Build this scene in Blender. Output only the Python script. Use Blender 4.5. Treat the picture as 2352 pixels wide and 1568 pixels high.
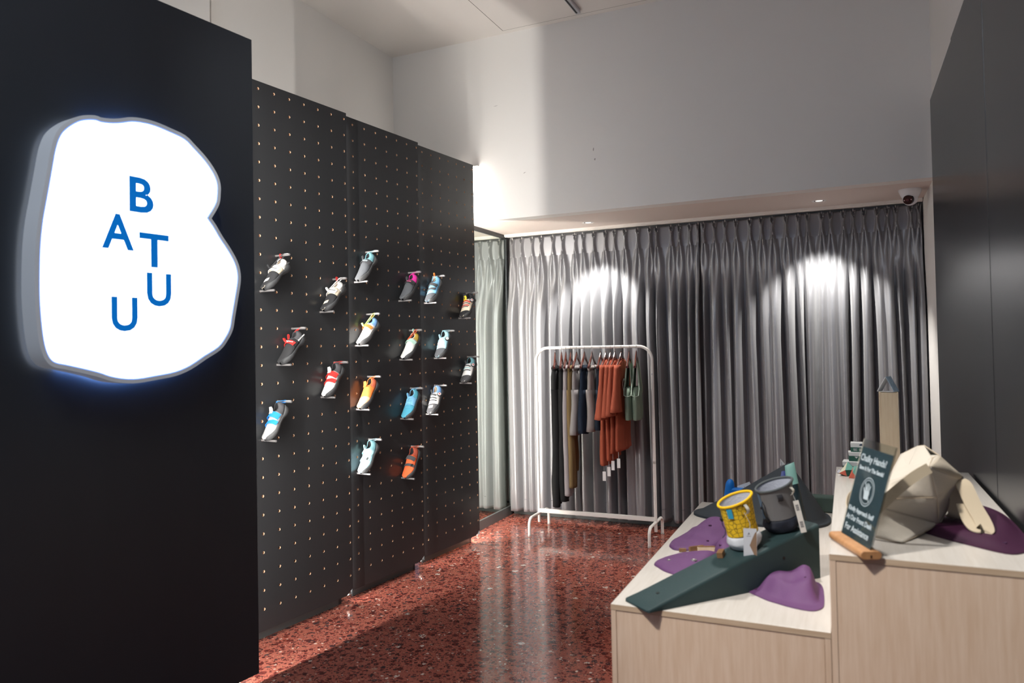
import bpy, math, random
from mathutils import Vector, Matrix, noise
S = bpy.context.scene
for o in list(bpy.data.objects): bpy.data.objects.remove(o)
C = S.collection
R = math.radians
random.seed(4)

# ------------------------------------------------------------------ camera
cd = bpy.data.cameras.new('camera'); cam = bpy.data.objects.new('camera', cd); C.objects.link(cam)
YAW, PIT, ROL = -0.42614, 0.0211, -0.019516
fwd = Vector((math.sin(YAW)*math.cos(PIT), math.cos(YAW)*math.cos(PIT), math.sin(PIT)))
rt = Vector((math.cos(YAW), -math.sin(YAW), 0)); up = rt.cross(fwd)
r2 = rt*math.cos(ROL)+up*math.sin(ROL); u2 = -rt*math.sin(ROL)+up*math.cos(ROL)
cam.matrix_world = Matrix(((r2.x, u2.x, -fwd.x, 0), (r2.y, u2.y, -fwd.y, 0), (r2.z, u2.z, -fwd.z, 1.6), (0, 0, 0, 1)))
cd.sensor_width = 36; cd.lens = 25.906; cd.shift_y = -0.01076; cd.clip_start = 0.05
cd.dof.use_dof = True; cd.dof.focus_distance = 5.0; cd.dof.aperture_fstop = 2.2
S.camera = cam

# ------------------------------------------------------------------ world, big lights, exposure
w = bpy.data.worlds.new('world'); S.world = w; w.use_nodes = True
bg = w.node_tree.nodes['Background']; bg.inputs[0].default_value = (0.52, 0.67, 0.95, 1); bg.inputs[1].default_value = 0.30
S.view_settings.view_transform = 'Standard'; S.view_settings.look = 'None'
S.view_settings.exposure = 0.12; S.view_settings.gamma = 1.0; S.view_settings.use_curve_mapping = False

def light(name, kind, loc, energy, color, aim=None, size=None, size_y=None, spot=None, blend=0.5, radius=0.03, spread=None):
    l = bpy.data.lights.new(name, kind); l.energy = energy; l.color = color
    if kind == 'AREA':
        l.shape = 'RECTANGLE'; l.size = size; l.size_y = size_y or size
        if spread: l.spread = R(spread)
    if kind == 'SPOT':
        l.spot_size = R(spot); l.spot_blend = blend; l.shadow_soft_size = radius
    if kind == 'POINT': l.shadow_soft_size = radius
    o = bpy.data.objects.new(name, l); C.objects.link(o); o.location = loc
    if aim is not None:
        o.rotation_euler = (Vector(aim)-Vector(loc)).to_track_quat('-Z', 'Y').to_euler()
    return o
WARM = (1.0, 0.90, 0.78); WHITE = (1.0, 0.97, 0.92); COOL = (0.82, 0.90, 1.0)
# unseen lamps added near the ceiling to light room, shoes, floor and benches
light('added_lamp', 'AREA', (-1.6, 0.2, 4.1), 48, COOL, (-1.6, 1.4, 0), 1.2, 1.2)
light('added_lamp', 'SPOT', (-1.2, 1.2, 4.1), 165, WHITE, (-2.85, 4.3, 1.5), spot=44, blend=0.8, radius=0.05)
light('added_lamp', 'SPOT', (-0.9, 1.6, 4.1), 90, WARM, (-1.7, 4.6, 0.0), spot=60, blend=0.8, radius=0.05)
light('added_lamp', 'SPOT', (-1.7, 0.3, 4.1), 560, (1.0, .94, .86), (0.15, 2.5, 0.55), spot=34, blend=0.8, radius=0.10)  # added spot that brightens the bench fronts
light('added_lamp', 'SPOT', (-0.25, 3.9, 4.12), 270, WHITE, (-0.1, 3.1, 0.8), spot=46, blend=0.9, radius=0.10)
# vertical LED lines behind the right edge of each pegboard panel
for (x, y, e) in ((-2.665, 2.45, 100), (-2.916, 3.838, 22), (-2.872, 4.632, 24)):
    light('led_line', 'AREA', (x, y, 1.56), e, WHITE, (x+0.25, y+1.0, 1.56), 0.02, 3.0)
light('led_line', 'AREA', (-2.85, 5.37, 1.34), 235, (1.0, .93, .84), (-2.25, 6.4, 1.34), 0.09, 2.5)

# ------------------------------------------------------------------ materials
MATS = {}
def mat(name, col=(.5, .5, .5), rough=0.5, metal=0.0, spec=0.5, emit=None, es=0.0, bump=None, var=None, sheen=0.0, trans=0.0, ior=1.45, alpha=1.0, coat=0.0):
    """bump=(scale,strength)  var=(scale,amount,stretch vec)"""
    if name in MATS: return MATS[name]
    m = bpy.data.materials.new(name); m.use_nodes = True; MATS[name] = m
    nt = m.node_tree; b = nt.nodes['Principled BSDF']
    b.inputs['Base Color'].default_value = (*col, 1); b.inputs['Roughness'].default_value = rough
    b.inputs['Metallic'].default_value = metal; b.inputs['Specular IOR Level'].default_value = spec
    b.inputs['IOR'].default_value = ior
    if sheen: b.inputs['Sheen Weight'].default_value = sheen
    if coat: b.inputs['Coat Weight'].default_value = coat
    if trans: b.inputs['Transmission Weight'].default_value = trans
    if alpha < 1: b.inputs['Alpha'].default_value = alpha
    if emit: b.inputs['Emission Color'].default_value = (*emit, 1); b.inputs['Emission Strength'].default_value = es
    tc = nt.nodes.new('ShaderNodeTexCoord')
    if var:
        mp = nt.nodes.new('ShaderNodeMapping'); mp.inputs['Scale'].default_value = var[2] if len(var) > 2 else (1, 1, 1)
        n = nt.nodes.new('ShaderNodeTexNoise'); n.inputs['Scale'].default_value = var[0]; n.inputs['Detail'].default_value = 5
        nt.links.new(tc.outputs['Object'], mp.inputs[0]); nt.links.new(mp.outputs[0], n.inputs['Vector'])
        mx = nt.nodes.new('ShaderNodeMix'); mx.data_type = 'RGBA'
        a = var[1]
        mx.inputs['A'].default_value = (*[c*(1-a) for c in col], 1); mx.inputs['B'].default_value = (*[min(1, c*(1+a)) for c in col], 1)
        nt.links.new(n.outputs['Fac'], mx.inputs['Factor']); nt.links.new(mx.outputs['Result'], b.inputs['Base Color'])
    if bump:
        n2 = nt.nodes.new('ShaderNodeTexNoise'); n2.inputs['Scale'].default_value = bump[0]; n2.inputs['Detail'].default_value = 4
        bp = nt.nodes.new('ShaderNodeBump'); bp.inputs['Strength'].default_value = bump[1]; bp.inputs['Distance'].default_value = 0.002
        nt.links.new(tc.outputs['Object'], n2.inputs['Vector']); nt.links.new(n2.outputs['Fac'], bp.inputs['Height']); nt.links.new(bp.outputs['Normal'], b.inputs['Normal'])
    return m

WALL = mat('white_paint', (.74, .72, .69), .75, bump=(60, .15), var=(1.2, .03))
CEIL = mat('ceiling_paint', (.76, .73, .69), .8, bump=(60, .1), var=(1.0, .03))
BLACKP = mat('black_laminate', (.026, .031, .038), .36, bump=(500, .04), var=(3, .15, (1, 1, .2)))
PEGP = mat('black_film_plywood', (.023, .024, .026), .30, var=(4, .12, (1, 1, .15)))
RWALL = mat('dark_glossy_cladding', (.022, .024, .027), .27, var=(3, .15, (1, 1, .1)))
PLY = mat('bare_plywood_edge', (.62, .40, .26), .7, var=(80, .2))
DKMET = mat('dark_grey_metal', (.05, .055, .06), .4, .6)
STEEL = mat('peg_steel', (.42, .40, .40), .35, .7)
CHROME = mat('chrome', (.8, .8, .82), .12, 1.0)
WHITEM = mat('white_powder_coat', (.80, .76, .72), .35)
SKIRT = mat('grey_skirting', (.09, .095, .095), .35)
LED = mat('led_diffuser', (.9, .9, .9), .4, emit=(1, .97, .92), es=22)

def wood(name, c1, c2, rough, sc=(14, 14, .9), strength=.6):
    m = bpy.data.materials.new(name); m.use_nodes = True; nt = m.node_tree; b = nt.nodes['Principled BSDF']
    tc = nt.nodes.new('ShaderNodeTexCoord'); mp = nt.nodes.new('ShaderNodeMapping'); mp.inputs['Scale'].default_value = sc
    n = nt.nodes.new('ShaderNodeTexNoise'); n.inputs['Scale'].default_value = 5; n.inputs['Detail'].default_value = 7; n.inputs['Roughness'].default_value = .62
    cr = nt.nodes.new('ShaderNodeValToRGB'); cr.color_ramp.elements[0].position = .32; cr.color_ramp.elements[1].position = .68
    cr.color_ramp.elements[0].color = (*c1, 1); cr.color_ramp.elements[1].color = (*c2, 1)
    nt.links.new(tc.outputs['Object'], mp.inputs[0]); nt.links.new(mp.outputs[0], n.inputs['Vector'])
    nt.links.new(n.outputs['Fac'], cr.inputs[0]); nt.links.new(cr.outputs[0], b.inputs['Base Color']); b.inputs['Roughness'].default_value = rough
    bp = nt.nodes.new('ShaderNodeBump'); bp.inputs['Strength'].default_value = .08; bp.inputs['Distance'].default_value = .001
    nt.links.new(n.outputs['Fac'], bp.inputs['Height']); nt.links.new(bp.outputs['Normal'], b.inputs['Normal'])
    return m
WOODF = wood('pale_ash_front', (.66, .48, .34), (.76, .59, .45), .5)
WOODT = wood('pale_ash_top_sheen', (.60, .555, .50), (.68, .64, .59), .30, (16, 1.0, 16))  # same ash; its whiter sheen under the light is put into the colour
WOODE = wood('ash_edge_band', (.50, .36, .24), (.60, .46, .32), .5, (1, 14, 14))
WOODO = wood('orange_beech', (.46, .22, .09), (.58, .30, .14), .45, (10, 10, 3))
WOODP = wood('pale_pine', (.76, .58, .38), (.84, .68, .48), .5, (20, 20, 1.5))
WOODB = wood('brown_walnut', (.20, .10, .04), (.30, .16, .07), .5, (14, 3, 14))
WOODR = wood('dark_cherry_lacquer', (.05, .010, .006), (.10, .022, .012), .16, (14, 3, 14))

def terrazzo():
    m = bpy.data.materials.new('red_terrazzo'); m.use_nodes = True; nt = m.node_tree; b = nt.nodes['Principled BSDF']; L = nt.links
    geo = nt.nodes.new('ShaderNodeNewGeometry')
    nz = nt.nodes.new('ShaderNodeTexNoise'); nz.inputs['Scale'].default_value = 40; nz.inputs['Detail'].default_value = 2
    L.new(geo.outputs['Position'], nz.inputs['Vector'])
    mix = nt.nodes.new('ShaderNodeVectorMath'); mix.operation = 'SCALE'; mix.inputs['Scale'].default_value = .016
    L.new(nz.outputs['Color'], mix.inputs[0])
    add = nt.nodes.new('ShaderNodeVectorMath'); add.operation = 'ADD'; L.new(geo.outputs['Position'], add.inputs[0]); L.new(mix.outputs[0], add.inputs[1])
    base = nt.nodes.new('ShaderNodeMix'); base.data_type = 'RGBA'
    base.inputs['A'].default_value = (.27, .078, .055, 1); base.inputs['B'].default_value = (.35, .112, .080, 1)
    n0 = nt.nodes.new('ShaderNodeTexNoise'); n0.inputs['Scale'].default_value = 9; n0.inputs['Detail'].default_value = 8
    L.new(geo.outputs['Position'], n0.inputs['Vector']); L.new(n0.outputs['Fac'], base.inputs['Factor'])
    cur = base.outputs['Result']
    for (sc, thr, pal) in ((27, .40, ((0, (.085, .016, .014)), (.5, (.13, .026, .022)), (.68, (.05, .028, .030)), (.80, (.16, .03, .02)), (.90, (.36, .22, .17)), (.94, (.07, .05, .05)), (.975, (.62, .55, .48)))),
                           (58, .40, ((0, (.10, .020, .018)), (.4, (.17, .04, .03)), (.65, (.06, .03, .03)), (.8, (.34, .14, .09)), (.955, (.62, .50, .42)))),
                           (120, .36, ((0, (.11, .02, .016)), (.4, (.36, .12, .08)), (.75, (.10, .03, .025)), (.96, (.60, .42, .34))))):
        v = nt.nodes.new('ShaderNodeTexVoronoi'); v.voronoi_dimensions = '3D'; v.inputs['Scale'].default_value = sc; v.inputs['Randomness'].default_value = 1
        L.new(add.outputs[0], v.inputs['Vector'])
        sep = nt.nodes.new('ShaderNodeSeparateColor'); L.new(v.outputs['Color'], sep.inputs[0])
        mm = nt.nodes.new('ShaderNodeMath'); mm.operation = 'MULTIPLY'; mm.inputs[1].default_value = thr*1.5; L.new(sep.outputs[1], mm.inputs[0])
        lt = nt.nodes.new('ShaderNodeMath'); lt.operation = 'LESS_THAN'; L.new(v.outputs['Distance'], lt.inputs[0]); L.new(mm.outputs[0], lt.inputs[1])
        cr = nt.nodes.new('ShaderNodeValToRGB'); cr.color_ramp.interpolation = 'CONSTANT'
        while len(cr.color_ramp.elements) < len(pal): cr.color_ramp.elements.new(.5)
        for i, (p, c) in enumerate(pal): cr.color_ramp.elements[i].position = p; cr.color_ramp.elements[i].color = (*c, 1)
        L.new(sep.outputs[0], cr.inputs[0])
        mx = nt.nodes.new('ShaderNodeMix'); mx.data_type = 'RGBA'; L.new(lt.outputs[0], mx.inputs['Factor']); L.new(cur, mx.inputs['A']); L.new(cr.outputs[0], mx.inputs['B'])
        cur = mx.outputs['Result']
    L.new(cur, b.inputs['Base Color']); b.inputs['Roughness'].default_value = .13; b.inputs['IOR'].default_value = 1.55
    return m
TERR = terrazzo()
GROUT = mat('pale_joint', (.50, .30, .24), .6)

def curtain_mat():
    m = mat('grey_satin_curtain', (.27, .27, .285), .34, spec=.6, sheen=.3)
    nt = m.node_tree; b = nt.nodes['Principled BSDF']
    tc = nt.nodes.new('ShaderNodeTexCoord'); mp = nt.nodes.new('ShaderNodeMapping'); mp.inputs['Scale'].default_value = (1, 1, .4)
    n = nt.nodes.new('ShaderNodeTexNoise'); n.inputs['Scale'].default_value = 420; n.inputs['Detail'].default_value = 2
    n2 = nt.nodes.new('ShaderNodeTexNoise'); n2.inputs['Scale'].default_value = 7; n2.inputs['Detail'].default_value = 3
    nt.links.new(tc.outputs['Object'], mp.inputs[0]); nt.links.new(mp.outputs[0], n.inputs['Vector']); nt.links.new(tc.outputs['Object'], n2.inputs['Vector'])
    ad = nt.nodes.new('ShaderNodeMath'); ad.operation = 'MULTIPLY_ADD'; ad.inputs[1].default_value = .35
    nt.links.new(n.outputs['Fac'], ad.inputs[0]); nt.links.new(n2.outputs['Fac'], ad.inputs[2])
    bp = nt.nodes.new('ShaderNodeBump'); bp.inputs['Strength'].default_value = .25; bp.inputs['Distance'].default_value = .004
    nt.links.new(ad.outputs[0], bp.inputs['Height']); nt.links.new(bp.outputs['Normal'], b.inputs['Normal'])
    b.inputs['Metallic'].default_value = .4
    return m
CURT = curtain_mat()

def cloth(name, col, rough=.85, b=.5): return mat(name, col, .9 if rough > .7 else rough, spec=.25, bump=(500, b), var=(12, .08))

# ------------------------------------------------------------------ mesh helpers
class G:
    def __init__(s): s.v = []; s.f = []; s.m = []; s.k = 0
    def mi(s, k): s.k = k; return s
    def add(s, vs, fs, M=None):
        o = len(s.v)
        s.v += [tuple(M @ Vector(p)) if M else tuple(p) for p in vs]
        for f in fs: s.f.append(tuple(i+o for i in f)); s.m.append(s.k)
        return s
    def box(s, lo, hi, M=None):
        x0, y0, z0 = lo; x1, y1, z1 = hi
        return s.add([(x0,y0,z0),(x1,y0,z0),(x1,y1,z0),(x0,y1,z0),(x0,y0,z1),(x1,y0,z1),(x1,y1,z1),(x0,y1,z1)],
                     [(0,3,2,1),(4,5,6,7),(0,1,5,4),(1,2,6,5),(2,3,7,6),(3,0,4,7)], M)
    def loft(s, rings, closed=True, cap=True, M=None):
        n = len(rings[0]); vs = [p for r in rings for p in r]; fs = []
        for i in range(len(rings)-1):
            for j in range(n if closed else n-1):
                k = (j+1) % n; fs.append((i*n+j, i*n+k, (i+1)*n+k, (i+1)*n+j))
        if cap and closed:
            fs.append(tuple(range(n-1, -1, -1))); b = (len(rings)-1)*n; fs.append(tuple(b+j for j in range(n)))
        return s.add(vs, fs, M)
    def cyl(s, a, b, r, r1=None, n=14, cap=True):
        return s.tube([a, b], [r, r if r1 is None else r1], n, cap)
    def tube(s, path, r, n=10, cap=True, flat=1.0):
        P = [Vector(p) for p in path]; rings = []; prev = None
        for i, p in enumerate(P):
            t = (P[min(i+1, len(P)-1)]-P[max(i-1, 0)]).normalized()
            if prev is None:
                a = Vector((0, 0, 1)) if abs(t.z) < .9 else Vector((1, 0, 0)); u = t.cross(a).normalized()
            else:
                u = (prev - t*prev.dot(t)).normalized()
            prev = u; v = t.cross(u); rr = r[i] if isinstance(r, (list, tuple)) else r
            rings.append([tuple(p+u*math.cos(2*math.pi*k/n)*rr+v*math.sin(2*math.pi*k/n)*rr*flat) for k in range(n)])
        return s.loft(rings, True, cap)
    def ribbon(s, path, side, wdt, th=.0015):
        """flat band: path of points, side = width direction (vector or list)"""
        P = [Vector(p) for p in path]; rings = []
        for i, p in enumerate(P):
            t = (P[min(i+1, len(P)-1)]-P[max(i-1, 0)]).normalized()
            sd = Vector(side[i] if isinstance(side, list) else side); sd = (sd - t*sd.dot(t)).normalized(); n = t.cross(sd)
            ww = wdt[i] if isinstance(wdt, list) else wdt
            rings.append([tuple(p+sd*ww/2+n*th), tuple(p-sd*ww/2+n*th), tuple(p-sd*ww/2-n*th), tuple(p+sd*ww/2-n*th)])
        return s.loft(rings)
    def disc(s, c, r, n=24):
        c = Vector(c); return s.add([tuple(c+Vector((r*math.cos(2*math.pi*k/n), r*math.sin(2*math.pi*k/n), 0))) for k in range(n)], [tuple(range(n))])
    def obj(s, name, mats, parent=None, smooth=True, world=False, bevel=0, sub=0, solid=0, label=None, angle=40):
        me = bpy.data.meshes.new(name); vs = s.v
        if world and parent is not None:
            inv = parent.matrix_basis.inverted(); vs = [tuple(inv @ Vector(p)) for p in vs]
        me.from_pydata(vs, [], s.f)
        mats = mats if isinstance(mats, (list, tuple)) else [mats]
        for m in mats: me.materials.append(m)
        if len(mats) > 1: me.polygons.foreach_set('material_index', s.m)
        if smooth:
            me.polygons.foreach_set('use_smooth', [True]*len(me.polygons)); me.set_sharp_from_angle(angle=R(angle))
        me.validate(); me.update()
        o = bpy.data.objects.new(name, me); C.objects.link(o)
        if parent is not None: o.parent = parent
        if solid: q = o.modifiers.new('solid', 'SOLIDIFY'); q.thickness = solid; q.offset = 0
        if bevel: q = o.modifiers.new('bevel', 'BEVEL'); q.width = bevel; q.segments = 2; q.limit_method = 'ANGLE'; q.angle_limit = R(40)
        if sub: q = o.modifiers.new('sub', 'SUBSURF'); q.levels = sub; q.render_levels = sub
        if label: o['label'] = label
        return o
def tag(o, label=None, cat=None, group=None, kind=None):
    if label: o['label'] = label
    if cat: o['category'] = cat
    if group: o['group'] = group
    if kind: o['kind'] = kind
    return o
def thing(name, label, cat, M=None, loc=None, group=None):
    o = bpy.data.objects.new(name, None); C.objects.link(o); o.empty_display_size = .1
    if M is not None: o.matrix_basis = M
    elif loc is not None: o.matrix_basis = Matrix.Translation(loc)
    return tag(o, label, cat, group)
def struct(name, g, m, **k):
    o = g.obj(name, m, **k); o['kind'] = 'structure'; return o
def frame(o, x, y, z):
    x, y, z = Vector(x), Vector(y), Vector(z)
    return Matrix(((x.x, y.x, z.x, o[0]), (x.y, y.y, z.y, o[1]), (x.z, y.z, z.z, o[2]), (0, 0, 0, 1)))
def text(name, s, size, M, m, parent, ext=.0006, bold=0, world=False, fit=None, label=None, align='CENTER'):
    """fit=(x0,x1,y0,y1) in the local plane of M"""
    cu = bpy.data.curves.new(name, 'FONT'); cu.body = s; cu.size = size; cu.extrude = ext; cu.offset = bold
    cu.align_x = align; cu.align_y = 'CENTER'; cu.resolution_u = 4
    t = bpy.data.objects.new(name, cu); C.objects.link(t)
    dg = bpy.context.evaluated_depsgraph_get(); me = bpy.data.meshes.new_from_object(t.evaluated_get(dg))
    bpy.data.objects.remove(t)
    if fit:
        xs = [v.co.x for v in me.vertices]; ys = [v.co.y for v in me.vertices]
        ax = (fit[1]-fit[0])/(max(xs)-min(xs)); ay = (fit[3]-fit[2])/(max(ys)-min(ys)); mx = min(xs); my = min(ys)
        for v in me.vertices: v.co.x = fit[0]+(v.co.x-mx)*ax; v.co.y = fit[2]+(v.co.y-my)*ay
    if world and parent is not None: M = parent.matrix_basis.inverted() @ M
    me.transform(M); me.materials.clear(); me.materials.append(m)
    o = bpy.data.objects.new(name, me); C.objects.link(o)
    if parent is not None: o.parent = parent
    if label: o['label'] = label
    return o
def lerp(a, b, t): return a+(b-a)*t
def interp(tab, t, k):
    for i in range(len(tab)-1):
        if tab[i][0] <= t <= tab[i+1][0]:
            u = (t-tab[i][0])/(tab[i+1][0]-tab[i][0]); u = u*u*(3-2*u)*.35+u*.65
            return lerp(tab[i][k], tab[i+1][k], u)
    return tab[-1][k] if t > tab[-1][0] else tab[0][k]
def smooth(a, b, x):
    x = max(0, min(1, (x-a)/(b-a))); return x*x*(3-2*x)
def rrect(w, h, r, n=5):
    out = []
    for cx, cy, a0 in ((w/2-r, h/2-r, 0), (-w/2+r, h/2-r, 90), (-w/2+r, -h/2+r, 180), (w/2-r, -h/2+r, 270)):
        for k in range(n+1):
            a = R(a0+90*k/n); out.append((cx+r*math.cos(a), cy+r*math.sin(a)))
    return out

# ------------------------------------------------------------------ room shell
XL, XR, ZC, ZS, YF, YB = -3.657, 0.555, 4.216, 2.66, 5.57, 6.50
fl = struct('floor', G().box((-3.9, -2.5, -.06), (.8, 6.6, -.0015)), GROUT, smooth=False)
tx = [-2.285+.855*k for k in range(-2, 5)]; ty = [3.40+.84*k for k in range(-5, 5)]
tile = None
for i in range(len(tx)-1):
    for j in range(len(ty)-1):
        x0, x1, y0, y1 = tx[i]+.0012, tx[i+1]-.0012, ty[j]+.0012, ty[j+1]-.0012
        if x1 < -3.7 or x0 > .7: continue
        if tile is None:
            tile = G().box((0, 0, -.012), (x1-x0, y1-y0, 0)).obj('floor_tile', TERR, fl, smooth=False)
            t = tile
        else:
            t = tile.copy(); C.objects.link(t); t.parent = fl
        t.location = (x0, y0, 0)
struct('ceiling', G().box((-3.9, -2.5, ZC), (.8, 5.7, ZC+.1)), CEIL, smooth=False)
struct('wall_left', G().box((XL-.1, -2.5, 0), (XL, 5.7, ZC)), WALL, smooth=False)
struct('trim_1', G().box((XL, 2.2, 0), (XL+.12, 3.36, ZC)), WALL, smooth=False, bevel=.003)['label'] = 'white painted pier on the left wall'
struct('wall_right', G().box((XR, -2.5, 0), (XR+.12, 6.6, ZC)), WALL, smooth=False)
struct('wall_back', G().box((XL-.1, YB, 0), (XR+.1, YB+.1, ZS)), mat('dim_plaster', (.35, .35, .36), .8), smooth=False)
wb = struct('wall_upper', G().box((XL-.1, YF, ZS), (XR+.1, YF+.12, ZC)), WALL, smooth=False); wb['label'] = 'tall white wall above the curtain opening'
struct('trim_2', G().box((-3.0, YF+.12, ZS), (XR+.1, YB+.1, ZS+.1)), mat('soffit_paint', (.66, .58, .53), .8, bump=(60, .1)), smooth=False)['label'] = 'low soffit over the curtain'
struct('trim_3', G().box((-3.08, 4.95, 0), (-2.985, YB, ZS)), WALL, smooth=False)['label'] = 'partition behind the tall mirror'
struct('baseboard_back', G().box((-2.94, 6.44, 0), (XR, 6.50, .10)), SKIRT, smooth=False, bevel=.003)
# right wall cladding panels
wr = bpy.data.objects['wall_right']
for (y0, y1, x, z) in ((4.435, 5.52, .538, 3.16), (3.505, 4.43, .534, 3.16), (2.58, 3.50, .535, 3.16), (1.66, 2.575, .534, 3.16), (.74, 1.655, .535, 3.16)):
    p = G().box((x, y0, .02), (.5549, y1, z)).obj('wall_panel', RWALL, wr, smooth=False, bevel=.002)
# small scuffs on the upper wall
for (x, z, pts) in ((-1.79, 3.13, [(0, 0), (.006, .012), (.004, .03), (-.002, .026), (-.004, .01)]), (-1.785, 3.06, [(0, 0), (.010, -.004), (.012, .014), (.002, .012)]), (-2.66, 3.62, [(0, 0), (.02, .004), (.045, .003), (.02, .0)]), (-2.40, 3.02, [(0, 0), (.012, .012), (.028, .014), (.014, .006)])):
    G().add([(x+a, YF-.0006, z+b) for a, b in pts], [tuple(range(len(pts)))]).obj('scuff_mark', mat('scuff', (.36, .33, .31), .9), wb, smooth=False)
# ceiling hatch
th = thing('ceiling_hatch', 'large flush access hatch in the ceiling with a thin dark seam', 'ceiling hatch', loc=(-2.0, 4.9, ZC))
G().box((-2.527, 4.31, ZC-.0025), (-1.30, 5.503, ZC+.001)).obj('hatch_panel', CEIL, th, smooth=False, world=True)
g = G()
for lo, hi in (((-2.533, 4.31), (-2.527, 5.509)), ((-2.527, 5.503), (-1.30, 5.509))): g.box((*lo, ZC-.0012), (*hi, ZC+.001))
g.obj('shadow_gap', mat('dark_gap', (.10, .09, .08), .9), th, smooth=False, world=True)
# track light
th = thing('track_light_rail', 'short black and silver track rail on the ceiling', 'track rail', loc=(-1.83, 5.0, ZC))
G().box((-1.862, 4.30, ZC-.034), (-1.825, 5.43, ZC-.0026)).obj('rail', mat('silver_aluminium', (.55, .56, .6), .3, .8), th, smooth=False, world=True, bevel=.002)
G().box((-1.855, 4.32, ZC-.036), (-1.842, 5.41, ZC-.033)).obj('conductor_slot', mat('black_plastic', (.012, .012, .013), .4), th, smooth=False, world=True)

# ------------------------------------------------------------------ mirror
th = thing('tall_mirror', 'tall wall mirror with a thin dark frame, reflecting the curtain', 'mirror', loc=(-2.97, 5.6, 0))
MIR = mat('mirror_glass', (.80, .88, .82), .01, 1.0)
G().box((-2.984, 4.97, .085), (-2.955, 6.395, 2.622)).obj('mirror_pane', MIR, th, smooth=False, world=True)
G().box((-2.984, 6.395, .0), (-2.945, 6.425, 2.66)).obj('side_frame', DKMET, th, smooth=False, world=True, bevel=.002)
G().box((-2.984, 4.97, 2.622), (-2.945, 6.395, 2.66)).obj('top_frame', DKMET, th, smooth=False, world=True, bevel=.002)
G().box((-2.984, 4.97, .0), (-2.945, 6.395, .085)).obj('kickboard', SKIRT, th, smooth=False, world=True, bevel=.002)

# ------------------------------------------------------------------ LED bar on the back wall
th = thing('wall_light_bar', 'glowing vertical white light bar at the end of the upper wall', 'light', loc=(-2.84, YF, ZS))
G().box((-2.872, 5.548, 2.665), (-2.812, 5.5699, 3.13)).obj('diffuser', LED, th, smooth=False, world=True, bevel=.003)
G().box((-2.874, 5.546, 3.13), (-2.810, 5.5699, 3.137)).obj('end_cap', WHITEM, th, smooth=False, world=True)

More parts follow.
